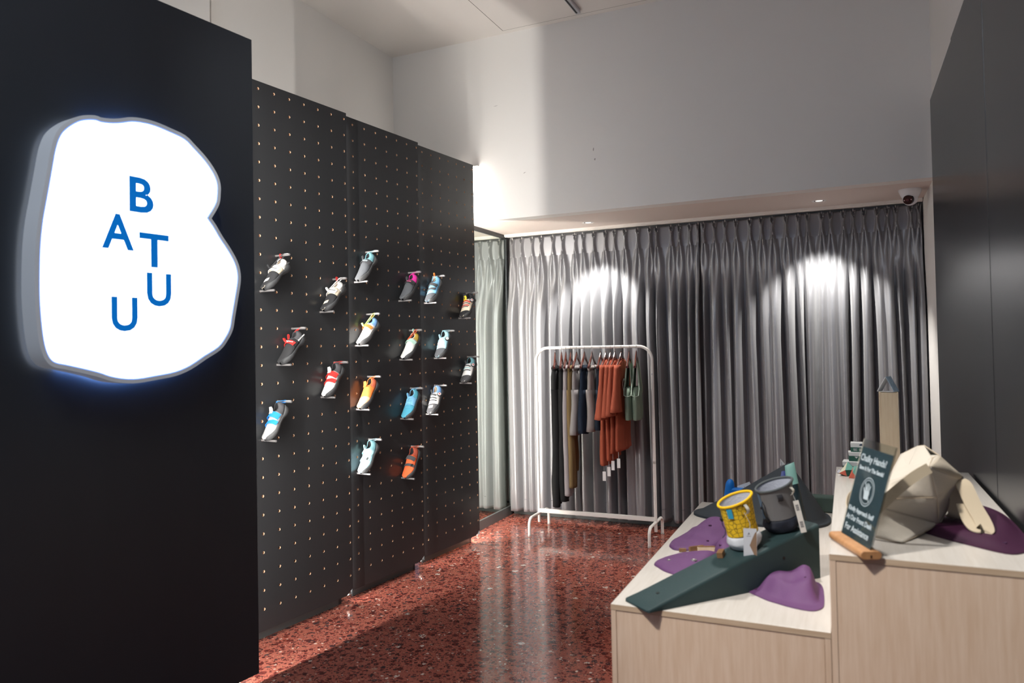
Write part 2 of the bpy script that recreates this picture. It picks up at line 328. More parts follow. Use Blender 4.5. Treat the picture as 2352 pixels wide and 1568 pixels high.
# ------------------------------------------------------------------ pegboard panels
def pan_frame(r, l):
    d = Vector((r[0]-l[0], r[1]-l[1], 0)).normalized(); n = Vector((d.y, -d.x, 0))
    return d, n
PANELS = {'A': ((-2.88, 3.839), (-2.965, 3.121)), 'B': ((-2.835, 4.634), (-2.916, 3.887)), 'C': ((-2.791, 5.428), (-2.87, 4.692))}
PF = {}
ZT = 3.11; ZB0 = .06; PIT_S = .112; PIT_Z = .1032; TH = .018
plabel = {'A': 'black pegboard panel nearest the glowing sign, full of small drilled holes', 'B': 'middle black pegboard panel of the three, full of small drilled holes', 'C': 'far black pegboard panel beside the mirror, full of small drilled holes'}
for key, (r, l) in PANELS.items():
    d, n = pan_frame(r, l); M = frame((r[0], r[1], 0), n, d, (0, 0, 1)); PF[key] = M
    th = thing('pegboard_panel', plabel[key], 'pegboard', M=M, group='pegboard panels in a staggered row')
    W = .765; g = G(); ss = [-.022-PIT_S*k for k in range(7)]; zs = [3.067-PIT_Z*k for k in range(29)]; zs = [z for z in zs if z > .12]
    eb = [0]+[-.022-PIT_S*(k+.5) for k in range(6)]+[-W]; zb = [ZT]+[(zs[k]+zs[k+1])/2 for k in range(len(zs)-1)]+[ZB0]
    hr = .0078
    for i, sc in enumerate(ss):
        for j, zc in enumerate(zs):
            s1, s0, z1, z0 = eb[i], eb[i+1], zb[j], zb[j+1]
            N = 12; ring = []; outer = []
            for k in range(N):
                a = 2*math.pi*k/N+math.pi/4; ca, sa = math.cos(a), math.sin(a)
                ring.append((sc+hr*ca, zc+hr*sa))
                tx_ = ((s1-sc) if ca > 0 else (s0-sc))/ca if abs(ca) > 1e-6 else 1e9
                tz_ = ((z1-zc) if sa > 0 else (z0-zc))/sa if abs(sa) > 1e-6 else 1e9
                tt = min(tx_, tz_); outer.append((sc+ca*tt, zc+sa*tt))
            co = {0: (s1, z1), 3: (s0, z1), 6: (s0, z0), 9: (s1, z0)}
            for k, c in co.items(): outer[k] = c
            g.mi(0)
            vs = [(0, a, b) for a, b in ring]+[(0, a, b) for a, b in outer]
            g.add(vs, [(k, N+k, N+(k+1) % N, (k+1) % N) for k in range(N)])
            g.mi(1)
            vs = [(0, a, b) for a, b in ring]+[(-TH, a, b) for a, b in ring]
            g.add(vs, [(k, (k+1) % N, N+(k+1) % N, N+k) for k in range(N)])
    g.mi(0)
    g.add([(0,0,ZB0),(0,0,ZT),(-TH,0,ZT),(-TH,0,ZB0)], [(0,1,2,3)]); g.add([(0,-W,ZB0),(0,-W,ZT),(-TH,-W,ZT),(-TH,-W,ZB0)], [(3,2,1,0)])
    g.add([(0,0,ZT),(0,-W,ZT),(-TH,-W,ZT),(-TH,0,ZT)], [(0,1,2,3)]); g.add([(0,0,ZB0),(0,-W,ZB0),(-TH,-W,ZB0),(-TH,0,ZB0)], [(3,2,1,0)])
    g.obj('drilled_board', [PEGP, PLY], th, smooth=False)
    # framing behind the board
    g = G().box((-.05, -.042, .08), (-TH-.0005, -.008, ZT-.01)); g.obj('timber_batten', mat('pink_timber', (.55, .33, .22), .8), th, smooth=False)
    G().box((-.05, -W+.01, .08), (-TH-.0005, -W+.05, ZT-.01)).obj('timber_batten', MATS['pink_timber'], th, smooth=False)
    G().box((-.085, -.075, 0), (-.055, -.045, ZT-.02)).obj('metal_post', DKMET, th, smooth=False, bevel=.002)
    G().box((-.062, -.70, 0), (-.052, -.075, .14)).obj('kickboard', SKIRT, th, smooth=False)
    G().box((-.086, -.7, .14), (-.075, -.09, ZT-.03)).obj('backing_board', mat('dark_backing', (.03, .03, .03), .8), th, smooth=False)
    G().box((-.044, -.0075, .07), (-.030, -.0045, 3.06)).obj('led_strip', LED, th, smooth=False)

# big sign panel
a1 = R(6.5); KD = Vector((math.sin(a1), math.cos(a1), 0)); KN = Vector((KD.y, -KD.x, 0))
KM = frame((-2.6, 2.727, 0), KN, KD, (0, 0, 1))
th = thing('sign_panel', 'large plain black wall panel behind the glowing white sign', 'wall panel', M=KM)
G().box((-.03, -1.22, .06), (0, 0, 3.115)).obj('board', BLACKP, th, smooth=False, bevel=.0015)
G().box((-.03, -2.45, .06), (0, -1.223, 3.115)).obj('board', BLACKP, th, smooth=False, bevel=.0015)
G().box((-.14, -.34, 0), (-.10, -.30, 3.05)).obj('metal_post', DKMET, th, smooth=False, bevel=.002)
G().box((-.05, -2.4, 0), (-.04, -.30, .08)).obj('kickboard', SKIRT, th, smooth=False)

# ------------------------------------------------------------------ glowing sign
OUT = [(-0.8296,2.4894),(-0.8072,2.4875),(-0.7692,2.4926),(-0.7302,2.5031),(-0.6822,2.5206),(-0.6328,2.5275),(-0.5821,2.5273),(-0.5211,2.5187),(-0.4534,2.5051),(-0.4118,2.4778),(-0.3549,2.4341),(-0.3113,2.3854),(-0.2919,2.3415),(-0.2924,2.2982),(-0.2979,2.2627),(-0.3183,2.2252),(-0.3453,2.1845),(-0.3143,2.1485),(-0.2799,2.101),(-0.2397,2.0531),(-0.204,1.9994),(-0.1899,1.952),(-0.1916,1.9077),(-0.2063,1.8364),(-0.223,1.7569),(-0.2341,1.7044),(-0.2603,1.6608),(-0.2962,1.6223),(-0.3653,1.5852),(-0.4367,1.5455),(-0.5051,1.5219),(-0.5923,1.5096),(-0.6671,1.5013),(-0.7231,1.5039),(-0.7772,1.5155),(-0.8221,1.5322),(-0.8802,1.549),(-0.9432,1.5654),(-0.9771,1.5735),(-0.9957,1.588),(-1.0101,1.6196),(-1.0196,1.6683),(-1.027,1.7444),(-1.0305,1.8273),(-1.0292,1.9314),(-1.0255,2.0082),(-1.0172,2.0859),(-1.0036,2.165),(-0.9863,2.2668),(-0.9723,2.3477),(-0.9549,2.4017),(-0.9305,2.4348),(-0.8951,2.4654),(-0.8663,2.48)]
def offs(P, q):
    n = len(P); out = []
    for i in range(n):
        a, b, c = Vector(P[i-1]), Vector(P[i]), Vector(P[(i+1) % n])
        t1 = (b-a).normalized(); t2 = (c-b).normalized(); n1 = Vector((-t1.y, t1.x)); n2 = Vector((-t2.y, t2.x)); m = (n1+n2).normalized()
        out.append(tuple(b+m*q/max(.5, m.dot(n1))))
    return out
def densify(P, k=3):
    n = len(P); out = []
    for i in range(n):
        p0, p1, p2, p3 = [Vector(P[(i+j) % n]) for j in (-1, 0, 1, 2)]
        sharp = (i % n in (15, 16))
        for q in range(k):
            t = q/k
            out.append(tuple(lerp(p1, p2, t) if sharp else .5*((2*p1)+(-p0+p2)*t+(2*p0-5*p1+4*p2-p3)*t*t+(-p0+3*p1-3*p2+p3)*t**3)))
    return out
OD = densify(OUT); O1 = offs(OD, .004); O2 = offs(OD, .019)
th = thing('glowing_sign', 'large glowing white rock-shaped wall sign with blue letters', 'sign', M=KM)
FACE = mat('sign_acrylic_lit', (.9, .92, .95), .35, emit=(.90, .95, 1.0), es=2.6)
TRIM = mat('sign_grey_casing', (.55, .57, .60), .4, emit=(.50, .56, .62), es=.15)
GLOW = mat('sign_added_glare', (.3, .4, .8), .4, emit=(.10, .25, 1.0), es=1.6)
D0 = .11
g = G(); g.add([(D0, a, b) for a, b in OD], [tuple(range(len(OD)))]); g.obj('lit_face', FACE, th, smooth=False)
g = G(); n_ = len(OD)
g.loft([[(D0-.001, a, b) for a, b in OD], [(D0+.0005, a, b) for a, b in O1]], cap=False); g.obj('added_glare_line', GLOW, th, smooth=False)  # glowing blue line added around the face for the sign's glare
g = G(); g.loft([[(D0-.002, a, b) for a, b in O1], [(D0+.002, a, b) for a, b in O1], [(D0+.002, a, b) for a, b in O2], [(.02, a, b) for a, b in O2]], cap=False); g.obj('casing', TRIM, th, smooth=True, angle=30)
OH = offs(OD, .012)[:3*37]
g = G(); g.loft([[(.004, a, b) for a, b in OH], [(.019, a, b) for a, b in OH]], closed=False, cap=False); g.obj('added_halo_strip', mat('added_halo_glow', (.3, .4, .8), .4, emit=(.14, .36, 1.0), es=26), th, smooth=False)  # unseen glowing strip, added to throw the blue glare onto the panel
LET = mat('blue_letters', (.0, .10, .36), .4, emit=(.0, .11, .40), es=.9)
LM = frame((D0+.0005, 0, 0), (0, 1, 0), (0, 0, 1), (1, 0, 0))
for ch, s0, s1, z1, z0 in (('B', -.6966, -.5945, 2.3040, 2.1630), ('A', -.8080, -.6801, 2.1450, 2.0065), ('T', -.6564, -.5287, 2.0850, 1.9480), ('U', -.6264, -.5189, 1.9255, 1.7895), ('U', -.7727, -.6669, 1.8215, 1.6870)):
    text('letter', ch, .15, LM, LET, th, ext=.001, bold=.003, fit=(s0, s1, z0, z1))

# ------------------------------------------------------------------ curtains
PL = [-2.885,-2.787,-2.679,-2.587,-2.473,-2.378,-2.255,-2.18,-2.076,-1.963,-1.876,-1.778,-1.663,-1.554,-1.495,-1.369,-1.30,-1.21,-1.135]
PR = [-1.09,-1.001,-0.912,-0.823,-0.712,-0.619,-0.534,-0.43,-0.334,-0.265,-0.159,-0.095,0.0,0.071,0.148,0.241,0.312,0.369,0.469,0.525]
def curtain(name, label, pl, x0, x1, seed, zh):
    rnd = random.Random(seed); ZT_ = 2.622
    m = len(pl)
    amp = [rnd.uniform(.8, 1.2) for _ in pl]; dr = [rnd.uniform(-.03, .03) for _ in pl]; vd = [rnd.choice((.2, .7, 1.0, 1.15, 1.25)) for _ in range(m+1)]
    md = [rnd.uniform(-.15, .15) for _ in range(m+1)]; vw = [rnd.uniform(.15, .24) for _ in range(m+1)]
    n = int((x1-x0)/.0042); xs = [x0+(x1-x0)*i/n for i in range(n+1)]
    zz = [ZT_-.012*i for i in range(16)]+[ZT_-.18-.05*i for i in range(int((ZT_-.18-zh)/.05)+1)]
    zz.append(zh)
    rows = []
    for z in zz:
        h = ZT_-z; row = []
        dl = lerp(.015, .0, smooth(0, .085, h)) if h < .085 else lerp(0, .03, smooth(.085, .4, h))
        sg = lerp(.0045, .007, smooth(0, .085, h)) if h < .085 else lerp(.007, .030, smooth(.085, .5, h))
        A = lerp(.035, .04, smooth(0, .1, h)); Al = .135*smooth(.06, .9, h); bl = smooth(.10, .7, h)
        cs = [c+dr[i]*smooth(.2, 2.4, h) for i, c in enumerate(pl)]; ce = [x0-.05]+cs+[x1+.05]
        for x in xs:
            y = 0
            for i, cc in enumerate(cs):
                if abs(x-cc) > .13: continue
                y = max(y, A*amp[i]*max(math.exp(-((x-cc-dl)/sg)**2), math.exp(-((x-cc+dl)/sg)**2)))
            k = 0
            while k < m and ce[k+1] < x: k += 1
            gap = ce[k+1]-ce[k]; mid = (ce[k]+ce[k+1])/2+md[k]*gap; sw = vw[k]*gap+.004
            d = abs(x-mid)/sw
            yl = Al*(1-min(1.1, vd[k])*math.exp(-d**1.9)) - .012*abs((x-ce[k])/gap-.5)*smooth(.4, 1.2, h)
            y = lerp(y, yl, bl)
            y += .012*math.sin(x*7+seed+h*.4)+.010*noise.noise(Vector((x*6, z*1.0, seed)))*smooth(.1, .8, h)
            y += .010*noise.noise(Vector((x*10, z*5, seed+3)))*smooth(2.1, 2.5, h)
            row.append((x, 6.425-y, z + (.012*noise.noise(Vector((x*5, 0, seed))) if z == zh else 0)))
        rows.append(row)
    th = thing(name, label, 'curtain', loc=((x0+x1)/2, 6.40, ZT_), group='pinch-pleated curtains')
    g = G().loft(rows, closed=False, cap=False); o = g.obj('pleated_fabric', CURT, th, world=True, angle=80)
    q = o.modifiers.new('s', 'SOLIDIFY'); q.thickness = .002
    hz = G()
    for k in range(0, 1):
        hz.loft([[(x, y-.0015, z+.118) for (x, y, z) in rows[-1]], [(x, y-.0022, z+.112) for (x, y, z) in rows[-1]]], closed=False, cap=False)
    hz.obj('hem_seam', mat('hem_thread', (.16, .16, .17), .8), th, world=True)
    g = G()
    for c in pl: g.cyl((c, 6.405, ZT_-.01), (c, 6.405, ZT_+.008), .003, n=6)
    q = g.obj('glider_hooks', WHITEM, th, world=True); q['kind'] = 'stuff'
    return th
curtain('pleated_curtain', 'long grey pleated curtain behind the clothes rack, beside the mirror', PL, -2.925, -1.132, 1.3, .062)
curtain('pleated_curtain', 'long grey pleated curtain at the right, behind the wooden benches', PR, -1.118, .542, 4.1, .045)
th = thing('curtain_track', 'white ceiling curtain track above the grey curtains', 'curtain track', loc=(-1.2, 6.38, ZS))
G().box((-2.94, 6.335, 2.640), (XR-.005, 6.43, 2.6595)).obj('rail', WHITEM, th, smooth=False, world=True, bevel=.001)
G().box((-2.94, 6.355, 2.634), (XR-.005, 6.360, 2.640)).obj('lip', WHITEM, th, smooth=False, world=True)

# ------------------------------------------------------------------ soffit downlights, security camera
for (x, y, lab, e) in ((-2.021, 6.10, 'recessed chrome downlight in the soffit above the clothes rack', 150), (-.165, 6.07, 'recessed chrome downlight in the soffit nearer the security camera', 150)):
    th = thing('recessed_downlight', lab, 'downlight', loc=(x, y, ZS), group='soffit downlights')
    N = 28; cr = lambda r, z: [(r*math.cos(2*math.pi*k/N), r*math.sin(2*math.pi*k/N), z) for k in range(N)]
    G().loft([cr(.036, -.0005), cr(.045, -.004), cr(.055, -.0005)], cap=False).obj('trim_ring', mat('white_ring', (.8, .78, .75), .3), th)
    G().loft([cr(.036, -.001), cr(.026, -.0006)], cap=False).obj('reflector', CHROME, th)
    g = G().loft([cr(.026, -.0012), cr(.001, -.0010)], cap=False); g.obj('lamp_lens', mat('lamp_lens', (.4, .4, .4), .2, emit=(1, .95, .88), es=1.2), th)
    light('downlight_lamp', 'SPOT', (x, y, ZS-.015), e, WHITE, (x+.02, y+.10, 0), spot=84, blend=.55, radius=.02)
th = thing('dome_camera', 'white dome security camera with a black lens on the soffit', 'security camera', M=Matrix.Translation((.438, 5.946, ZS)) @ Matrix.Scale(1.2, 4))
N = 30
cr = lambda r, z, dx=0: [(r*math.cos(2*math.pi*k/N)+dx, r*math.sin(2*math.pi*k/N), z) for k in range(N)]
WP = mat('white_gloss_plastic', (.78, .78, .80), .25)
G().loft([cr(.062, -.0005), cr(.062, -.008), cr(.057, -.022), cr(.046, -.045), cr(.040, -.05)]).obj('base_cone', WP, th)
def sphere(g, c, r, n=20, m=12, s=(1, 1, 1)):
    rings = [[(c[0]+s[0]*r*math.sin(math.pi*(i+.02)/(m+.04))*math.cos(2*math.pi*k/n), c[1]+s[1]*r*math.sin(math.pi*(i+.02)/(m+.04))*math.sin(2*math.pi*k/n), c[2]+s[2]*r*math.cos(math.pi*(i+.02)/(m+.04))) for k in range(n)] for i in range(m+1)]
    return g.loft(rings)
o = sphere(G(), (0, 0, -.052), .043).obj('ball_housing', WP, th)
dv = Vector((-.35, -.85, -.35)).normalized(); c0 = Vector((0, 0, -.052))
G().cyl(c0+dv*.030, c0+dv*.0445, .031, .027, 24).obj('black_lens_face', mat('lens_black', (.006, .006, .008), .1), th)
for sx in (-1, 1):
    sd = dv.cross(Vector((0, 0, 1))).normalized()
    G().cyl(c0+dv*.043+sd*.019*sx, c0+dv*.0458+sd*.019*sx, .0035, n=10).obj('infrared_lamp', mat('ir_glass', (.5, .4, .42), .2), th)
G().cyl(c0+dv*.043, c0+dv*.0465, .009, n=16).obj('lens', mat('lens_glass', (.01, .01, .03), .03), th)

# ------------------------------------------------------------------ climbing shoes on pegs
STN = [  # t, zbot, rand, ztop, halfwidth, yshift
 (0, .030, .022, .070, .007, 0), (.03, .016, .032, .086, .021, 0), (.10, .007, .034, .094, .029, 0), (.20, .007, .026, .082, .031, 0),
 (.30, .013, .016, .080, .033, 0), (.38, .016, .014, .083, .036, .001), (.50, .013, .015, .072, .040, .002), (.62, .006, .019, .060, .045, .003),
 (.74, .000, .022, .049, .047, .002), (.84, -.003, .026, .041, .043, -.001), (.92, -.001, .027, .034, .034, -.004), (.97, .003, .023, .028, .022, -.006), (1.0, .009, .010, .021, .007, -.008)]
SL = .222
ARC = [0, .14, .30, .48, .68, .84, 1.0]
def sec(t):
    a = [interp(STN, t, k) for k in range(1, 6)]; a[1] *= 1.18; a[3] *= 1.13
    return a
def surf(t, a, off=0.0):
    """a in [-1,1]: -1 / 1 = rand line on either side, 0 = ridge; returns local point on the upper"""
    zb, rh, zt, w, ys = sec(t); q = (1-abs(a))*math.pi/2; zr = zb+rh
    s = 1 if a > 0 else -1
    return Vector((t*SL, ys+s*(w+off)*math.cos(q)*.97, zr+(max(zt, zr+.002)-zr+off)*math.sin(q)**.9))
NSTA = 34
TS = [0]+[i/NSTA for i in range(1, NSTA)]+[1]
RUBM = mat('black_rubber', (.030, .031, .033), .6, bump=(300, .3)); RUBG = mat('grey_rubber', (.055, .056, .058), .65, bump=(300, .3))
LINM = mat('dark_lining', (.02, .02, .022), .9); LINC = mat('tan_lining', (.42, .33, .24), .9)
def shoe(sp, M):
    th = thing('climbing_shoe', sp['label'], 'climbing shoe', M=M, group='climbing shoes hung on the pegboard panels')
    rub = RUBG if sp.get('rub') == 'g' else RUBM
    def ring(t):
        zb, rh, zt, w, ys = sec(t)
        lo = [(0, zb), (.55*w, zb), (.88*w, zb+.12*rh), (1.0*w, zb+.5*rh), (.985*w, zb+rh)]
        return lo
    # rand + sole
    g = G(); rings = []
    for t in TS:
        zb, rh, zt, w, ys = sec(t); lo = ring(t)
        pts = [(t*SL, ys+y, z) for y, z in lo]+[]
        neg = [(t*SL, ys-y, z) for y, z in lo[1:]]
        rings.append(list(reversed(neg))+pts)
    g.loft(rings, closed=False, cap=False)
    g.obj('rubber_rand', rub, th, angle=60, solid=.003)
    to, tc_, hc, tp = .055, sp.get('open', .36), sp.get('heel_t', .30), sp.get('patch_t', 2)
    def upper(name, t0, t1, m, off=0.0, skip=True, a0=-1, a1=1, sol=.0022):
        g = G(); n = max(3, int((t1-t0)*38)); tt = [lerp(t0, t1, i/n) for i in range(n+1)]
        A = [lerp(a0, a1, i/14) for i in range(15)]; rows = [[tuple(surf(t, a, off)) for a in A] for t in tt]
        vs = [p for r in rows for p in r]; fs = []
        for i in range(n):
            for j in range(14):
                am = (A[j]+A[j+1])/2; tm = (tt[i]+tt[i+1])/2
                hw = .46*math.sin(math.pi*max(0, min(1, (tm-to)/(tc_-to))))**.5 if to < tm < tc_ else 0
                if skip and abs(am) < hw: continue
                fs.append((i*15+j, (i+1)*15+j, (i+1)*15+j+1, i*15+j+1))
        g.add(vs, fs); return g.obj(name, m, th, angle=70, solid=sol)
    um = cloth('cloth_'+str(sp['up']), sp['up'], .8); hm = cloth('cloth_'+str(sp['heel']), sp['heel'], .7)
    upper('heel_cup', 0, hc, hm); upper('upper', hc, 1, um)
    if tp < 1: upper('toe_patch', tp, 1, cloth('cloth_'+str(sp['patch']), sp['patch'], .75), .0016, False, sp.get('pa0', -1), sp.get('pa1', 1), .0012)
    if sp.get('window'):   # light window in the toe patch
        upper('toe_window', .76, .84, cloth('cloth_'+str(sp['window']), sp['window']), .003, False, -.25, .3, .001)
    # collar rim and lining
    lin = LINC if sp.get('lin') else LINM
    rim = []
    for k in range(28):
        ph = 2*math.pi*k/28; tm = (to+tc_)/2+(tc_-to)/2*.97*math.cos(ph); hw = .46*abs(math.sin(ph))**.8
        rim.append(surf(tm, math.copysign(hw, math.sin(ph)), .0))
    g = G(); rim2 = rim+[rim[0]]; g.tube(rim2, .0024, 6, False); g.obj('collar', cloth('cloth_'+str(sp.get('collar', sp['heel'])), sp.get('collar', sp['heel'])), th)
    cx = sum((p for p in rim), Vector())/28
    g = G(); g.loft([[tuple(p) for p in rim], [tuple(Vector((lerp(cx.x, p.x, .96), p.y*1.02, p.z-.02))) for p in rim], [tuple(Vector((lerp(cx.x, p.x, .9), p.y*.9, .040))) for p in rim], [(cx.x+.0*k, 0, .030) for k in range(28)]], cap=False)
    g.obj('lining', lin, th)
    # straps
    for st in sp.get('straps', ()):
        t, wd, col, s0, s1 = st[:5]; sm = cloth('cloth_'+str(col), col, .6)
        n = 14; path = [surf(t+st[5]*lerp(s0, s1, i/n) if len(st) > 5 else t, lerp(s0, s1, i/n), .0045) for i in range(n+1)]
        if sp.get('flap', True):
            e = path[0]-path[2]; path = [path[0]+e.normalized()*.012+Vector((-.002, -.002, .010))]+path
        G().ribbon(path, (1, 0, 0), wd, .0013).obj('strap', sm, th, angle=50)
        if len(st) > 6 and st[6]:
            a = .30; P = surf(t+st[5]*a, a, .0072); U = (surf(t+st[5]*a, a+.1, .0072)-surf(t+st[5]*a, a-.1, .0072)).normalized()
            Xd = Vector((1, 0, 0)); Nn = U.cross(Xd)*-1
            Nn = Xd.cross(U); 
            if Nn.z < 0: Nn = -Nn
            Vd = Nn.cross(U)
            text('strap_lettering', st[6], st[8] if len(st) > 8 else .012, frame(P, U, Vd, Nn), mat('print_'+str(st[7]), st[7], .6), th, ext=.0003, bold=.0002)
    for (t, a0, a1, col, wd) in sp.get('laces', ()):
        path = [surf(t+.02*i/6, lerp(a0, a1, i/6), .004) for i in range(7)]
        G().ribbon(path, (1, 0, 0), wd, .0012).obj('lace_strap', cloth('cloth_'+str(col), col), th)
    if sp.get('buckle'):
        for (t, a) in sp['buckle']:
            P = surf(t, a, .007); g = G().box((-.010, -.006, -.0015), (.010, .006, .0015), Matrix.Translation(P) @ Matrix.Rotation(-.5*a*2, 4, 'X')); g.obj('buckle', mat('buckle_black', (.02, .02, .02), .3), th, smooth=False, bevel=.001)
    if sp.get('dial'):
        P = surf(.33, .78, .004); nrm = Vector((0, .8, .45)).normalized()
        G().cyl(P, P+nrm*.009, .0165, .0155, 22).obj('dial_housing', mat('dial_black', (.015, .015, .017), .35), th)
        o_ = G().cyl(P+nrm*.009, P+nrm*.013, .0125, .0115, 22).obj('dial_knob', mat('dial_grey', (.62, .62, .62), .3), th)
        G().cyl(P+nrm*.013, P+nrm*.0137, .006, .0055, 16).obj('dial_badge', mat('dial_'+str(sp['dial']), sp['dial'], .4), th)
    if sp.get('tongue'):
        col = sp['tongue']; p0 = surf(tc_-.005, 0, .001)
        G().ribbon([p0+Vector((.012, 0, .001)), p0+Vector((0, 0, .004)), p0+Vector((-.010, 0, .013)), p0+Vector((-.018, 0, .024))], (0, 1, 0), [.030, .032, .032, .022], .002).obj('tongue', cloth('cloth_'+str(col), col), th)
    if sp.get('tab'):
        p0 = surf(tc_+.10, 0, .004); col = sp['tab']
        G().ribbon([p0+Vector((-.004, -.012, 0)), p0+Vector((-.008, -.016, .012)), p0+Vector((-.006, -.014, .026)), p0+Vector((-.002, -.013, .026)), p0+Vector((.001, -.013, .012)), p0+Vector((.003, -.010, .0))], (0, 1, 0), .014, .001).obj('pull_tab', cloth('cloth_'+str(col), col), th)
    if sp.get('sidetext'):
        tx_, col = sp['sidetext']; P = surf(.16, .93, .003)
        text('side_lettering', tx_, .0105, frame(P, Vector((1, -.0, 0)), Vector((0, -.35, .93)).normalized(), Vector((0, .93, .35)).normalized()), mat('print_'+str(col), col, .6), th, ext=.0003)
    if sp.get('badge'):
        P = surf(.47, .1, .0075); G().cyl(P, P+Vector((0, 0, .0008)), .007, n=16).obj('badge', mat('print_'+str(sp['badge']), sp['badge'], .5), th)
    if sp.get('ribs'):
        for k in range(6):
            t = .42+.055*k; G().ribbon([surf(t, lerp(-.5, .5, i/8), .0015) for i in range(9)], (1, 0, 0), .004, .0012).obj('knit_rib', cloth('cloth_'+str(sp['ribs']), sp['ribs']), th)
    # hanging loop that reaches the upper peg, second free loop
    peg = sp['peg_local']; col = sp['loop']; pr = .0075
    src = surf(.04, 0, .001) if sp.get('hang', 'heel') == 'heel' else surf(tc_+.01, 0, .003)
    v = (peg-src); L_ = max(v.length, .004); dirv = v.normalized(); sd = Vector((0, 1, 0)); nn = dirv.cross(sd)
    y0 = sp.get('ly', 0)
    top = peg+dirv*pr; src = src-dirv*.010
    loop = [src+nn*.002, peg+nn*(pr)-dirv*.002, peg+nn*pr*.7+dirv*pr*.7, top, peg-nn*pr*.7+dirv*pr*.7, peg-nn*pr-dirv*.002, src-nn*.002]
    G().ribbon([p+Vector((0, y0, 0)) for p in loop], sd, .011, .0011).obj('hanging_loop', cloth('cloth_'+str(col), col, .6), th)
    if sp.get('loop2'):
        col = sp['loop2']; q = surf(.04, .0, 0) if sp.get('hang') == 'tongue' else surf(tc_+.0, -.1, .002); up_ = Vector((-.35, .35, 1)).normalized() if sp.get('hang') == 'tongue' else Vector((-.7, .0, .75)).normalized()
        sd2 = Vector((.3, .9, 0)).normalized(); e_ = up_.cross(sd2).normalized()*.004
        G().ribbon([q-e_*.6-up_*.008, q+up_*.012-e_, q+up_*.025-e_*.9, q+up_*.028, q+up_*.025+e_*.9, q+up_*.012+e_, q+e_*.6-up_*.008], sd2, .010, .0011).obj('pull_loop', cloth('cloth_'+str(col), col, .6), th)
    return th

def shoe_site(pk, s_lo, z_lo, th_deg, out=.062):
    """frame of a shoe whose toe rests on the lower peg; returns matrix and upper peg in shoe coordinates"""
    Mp = PF[pk]; th_ = R(th_deg); c, s_ = math.cos(th_), math.sin(th_)
    nW = Mp.to_3x3() @ Vector((1, 0, 0)); dW = Mp.to_3x3() @ Vector((0, 1, 0)); zW = Vector((0, 0, 1))
    X = -dW*c-zW*s_; Z = -dW*s_+zW*c; Y = nW; ro = R(15)
    Z, Y = Z*math.cos(ro)-Y*math.sin(ro), Y*math.cos(ro)+Z*math.sin(ro)
    lo = Mp @ Vector((out, s_lo, z_lo))
    tip = Vector((.211, 0, -.0045))
    org = lo-(X*tip.x+Z*tip.z)
    M = frame(org, X, Y, Z)
    up_ = M.inverted() @ (Mp @ Vector((out, s_lo+PIT_S, z_lo+2*PIT_Z)))
    return M, up_
PK = dict(white=(.78, .77, .75), cream=(.72, .62, .48), black=(.03, .03, .032), char=(.07, .07, .075), grey=(.36, .36, .36), dgrey=(.075, .08, .088), red=(.62, .035, .03), red2=(.55, .06, .05),
          blue=(.02, .22, .68), lblue=(.20, .47, .72), sky=(.42, .70, .80), aqua=(.36, .66, .68), teal=(.08, .32, .42), tealh=(.16, .34, .38), pink=(.70, .04, .32), orange=(.80, .22, .05),
          orange2=(.72, .12, .04), lime=(.55, .70, .20), mint=(.46, .68, .58), mustard=(.50, .34, .06), yellow=(.80, .62, .05), cblue=(.18, .34, .62), rust=(.35, .07, .04), ltgrey=(.60, .60, .58))
P_ = PK
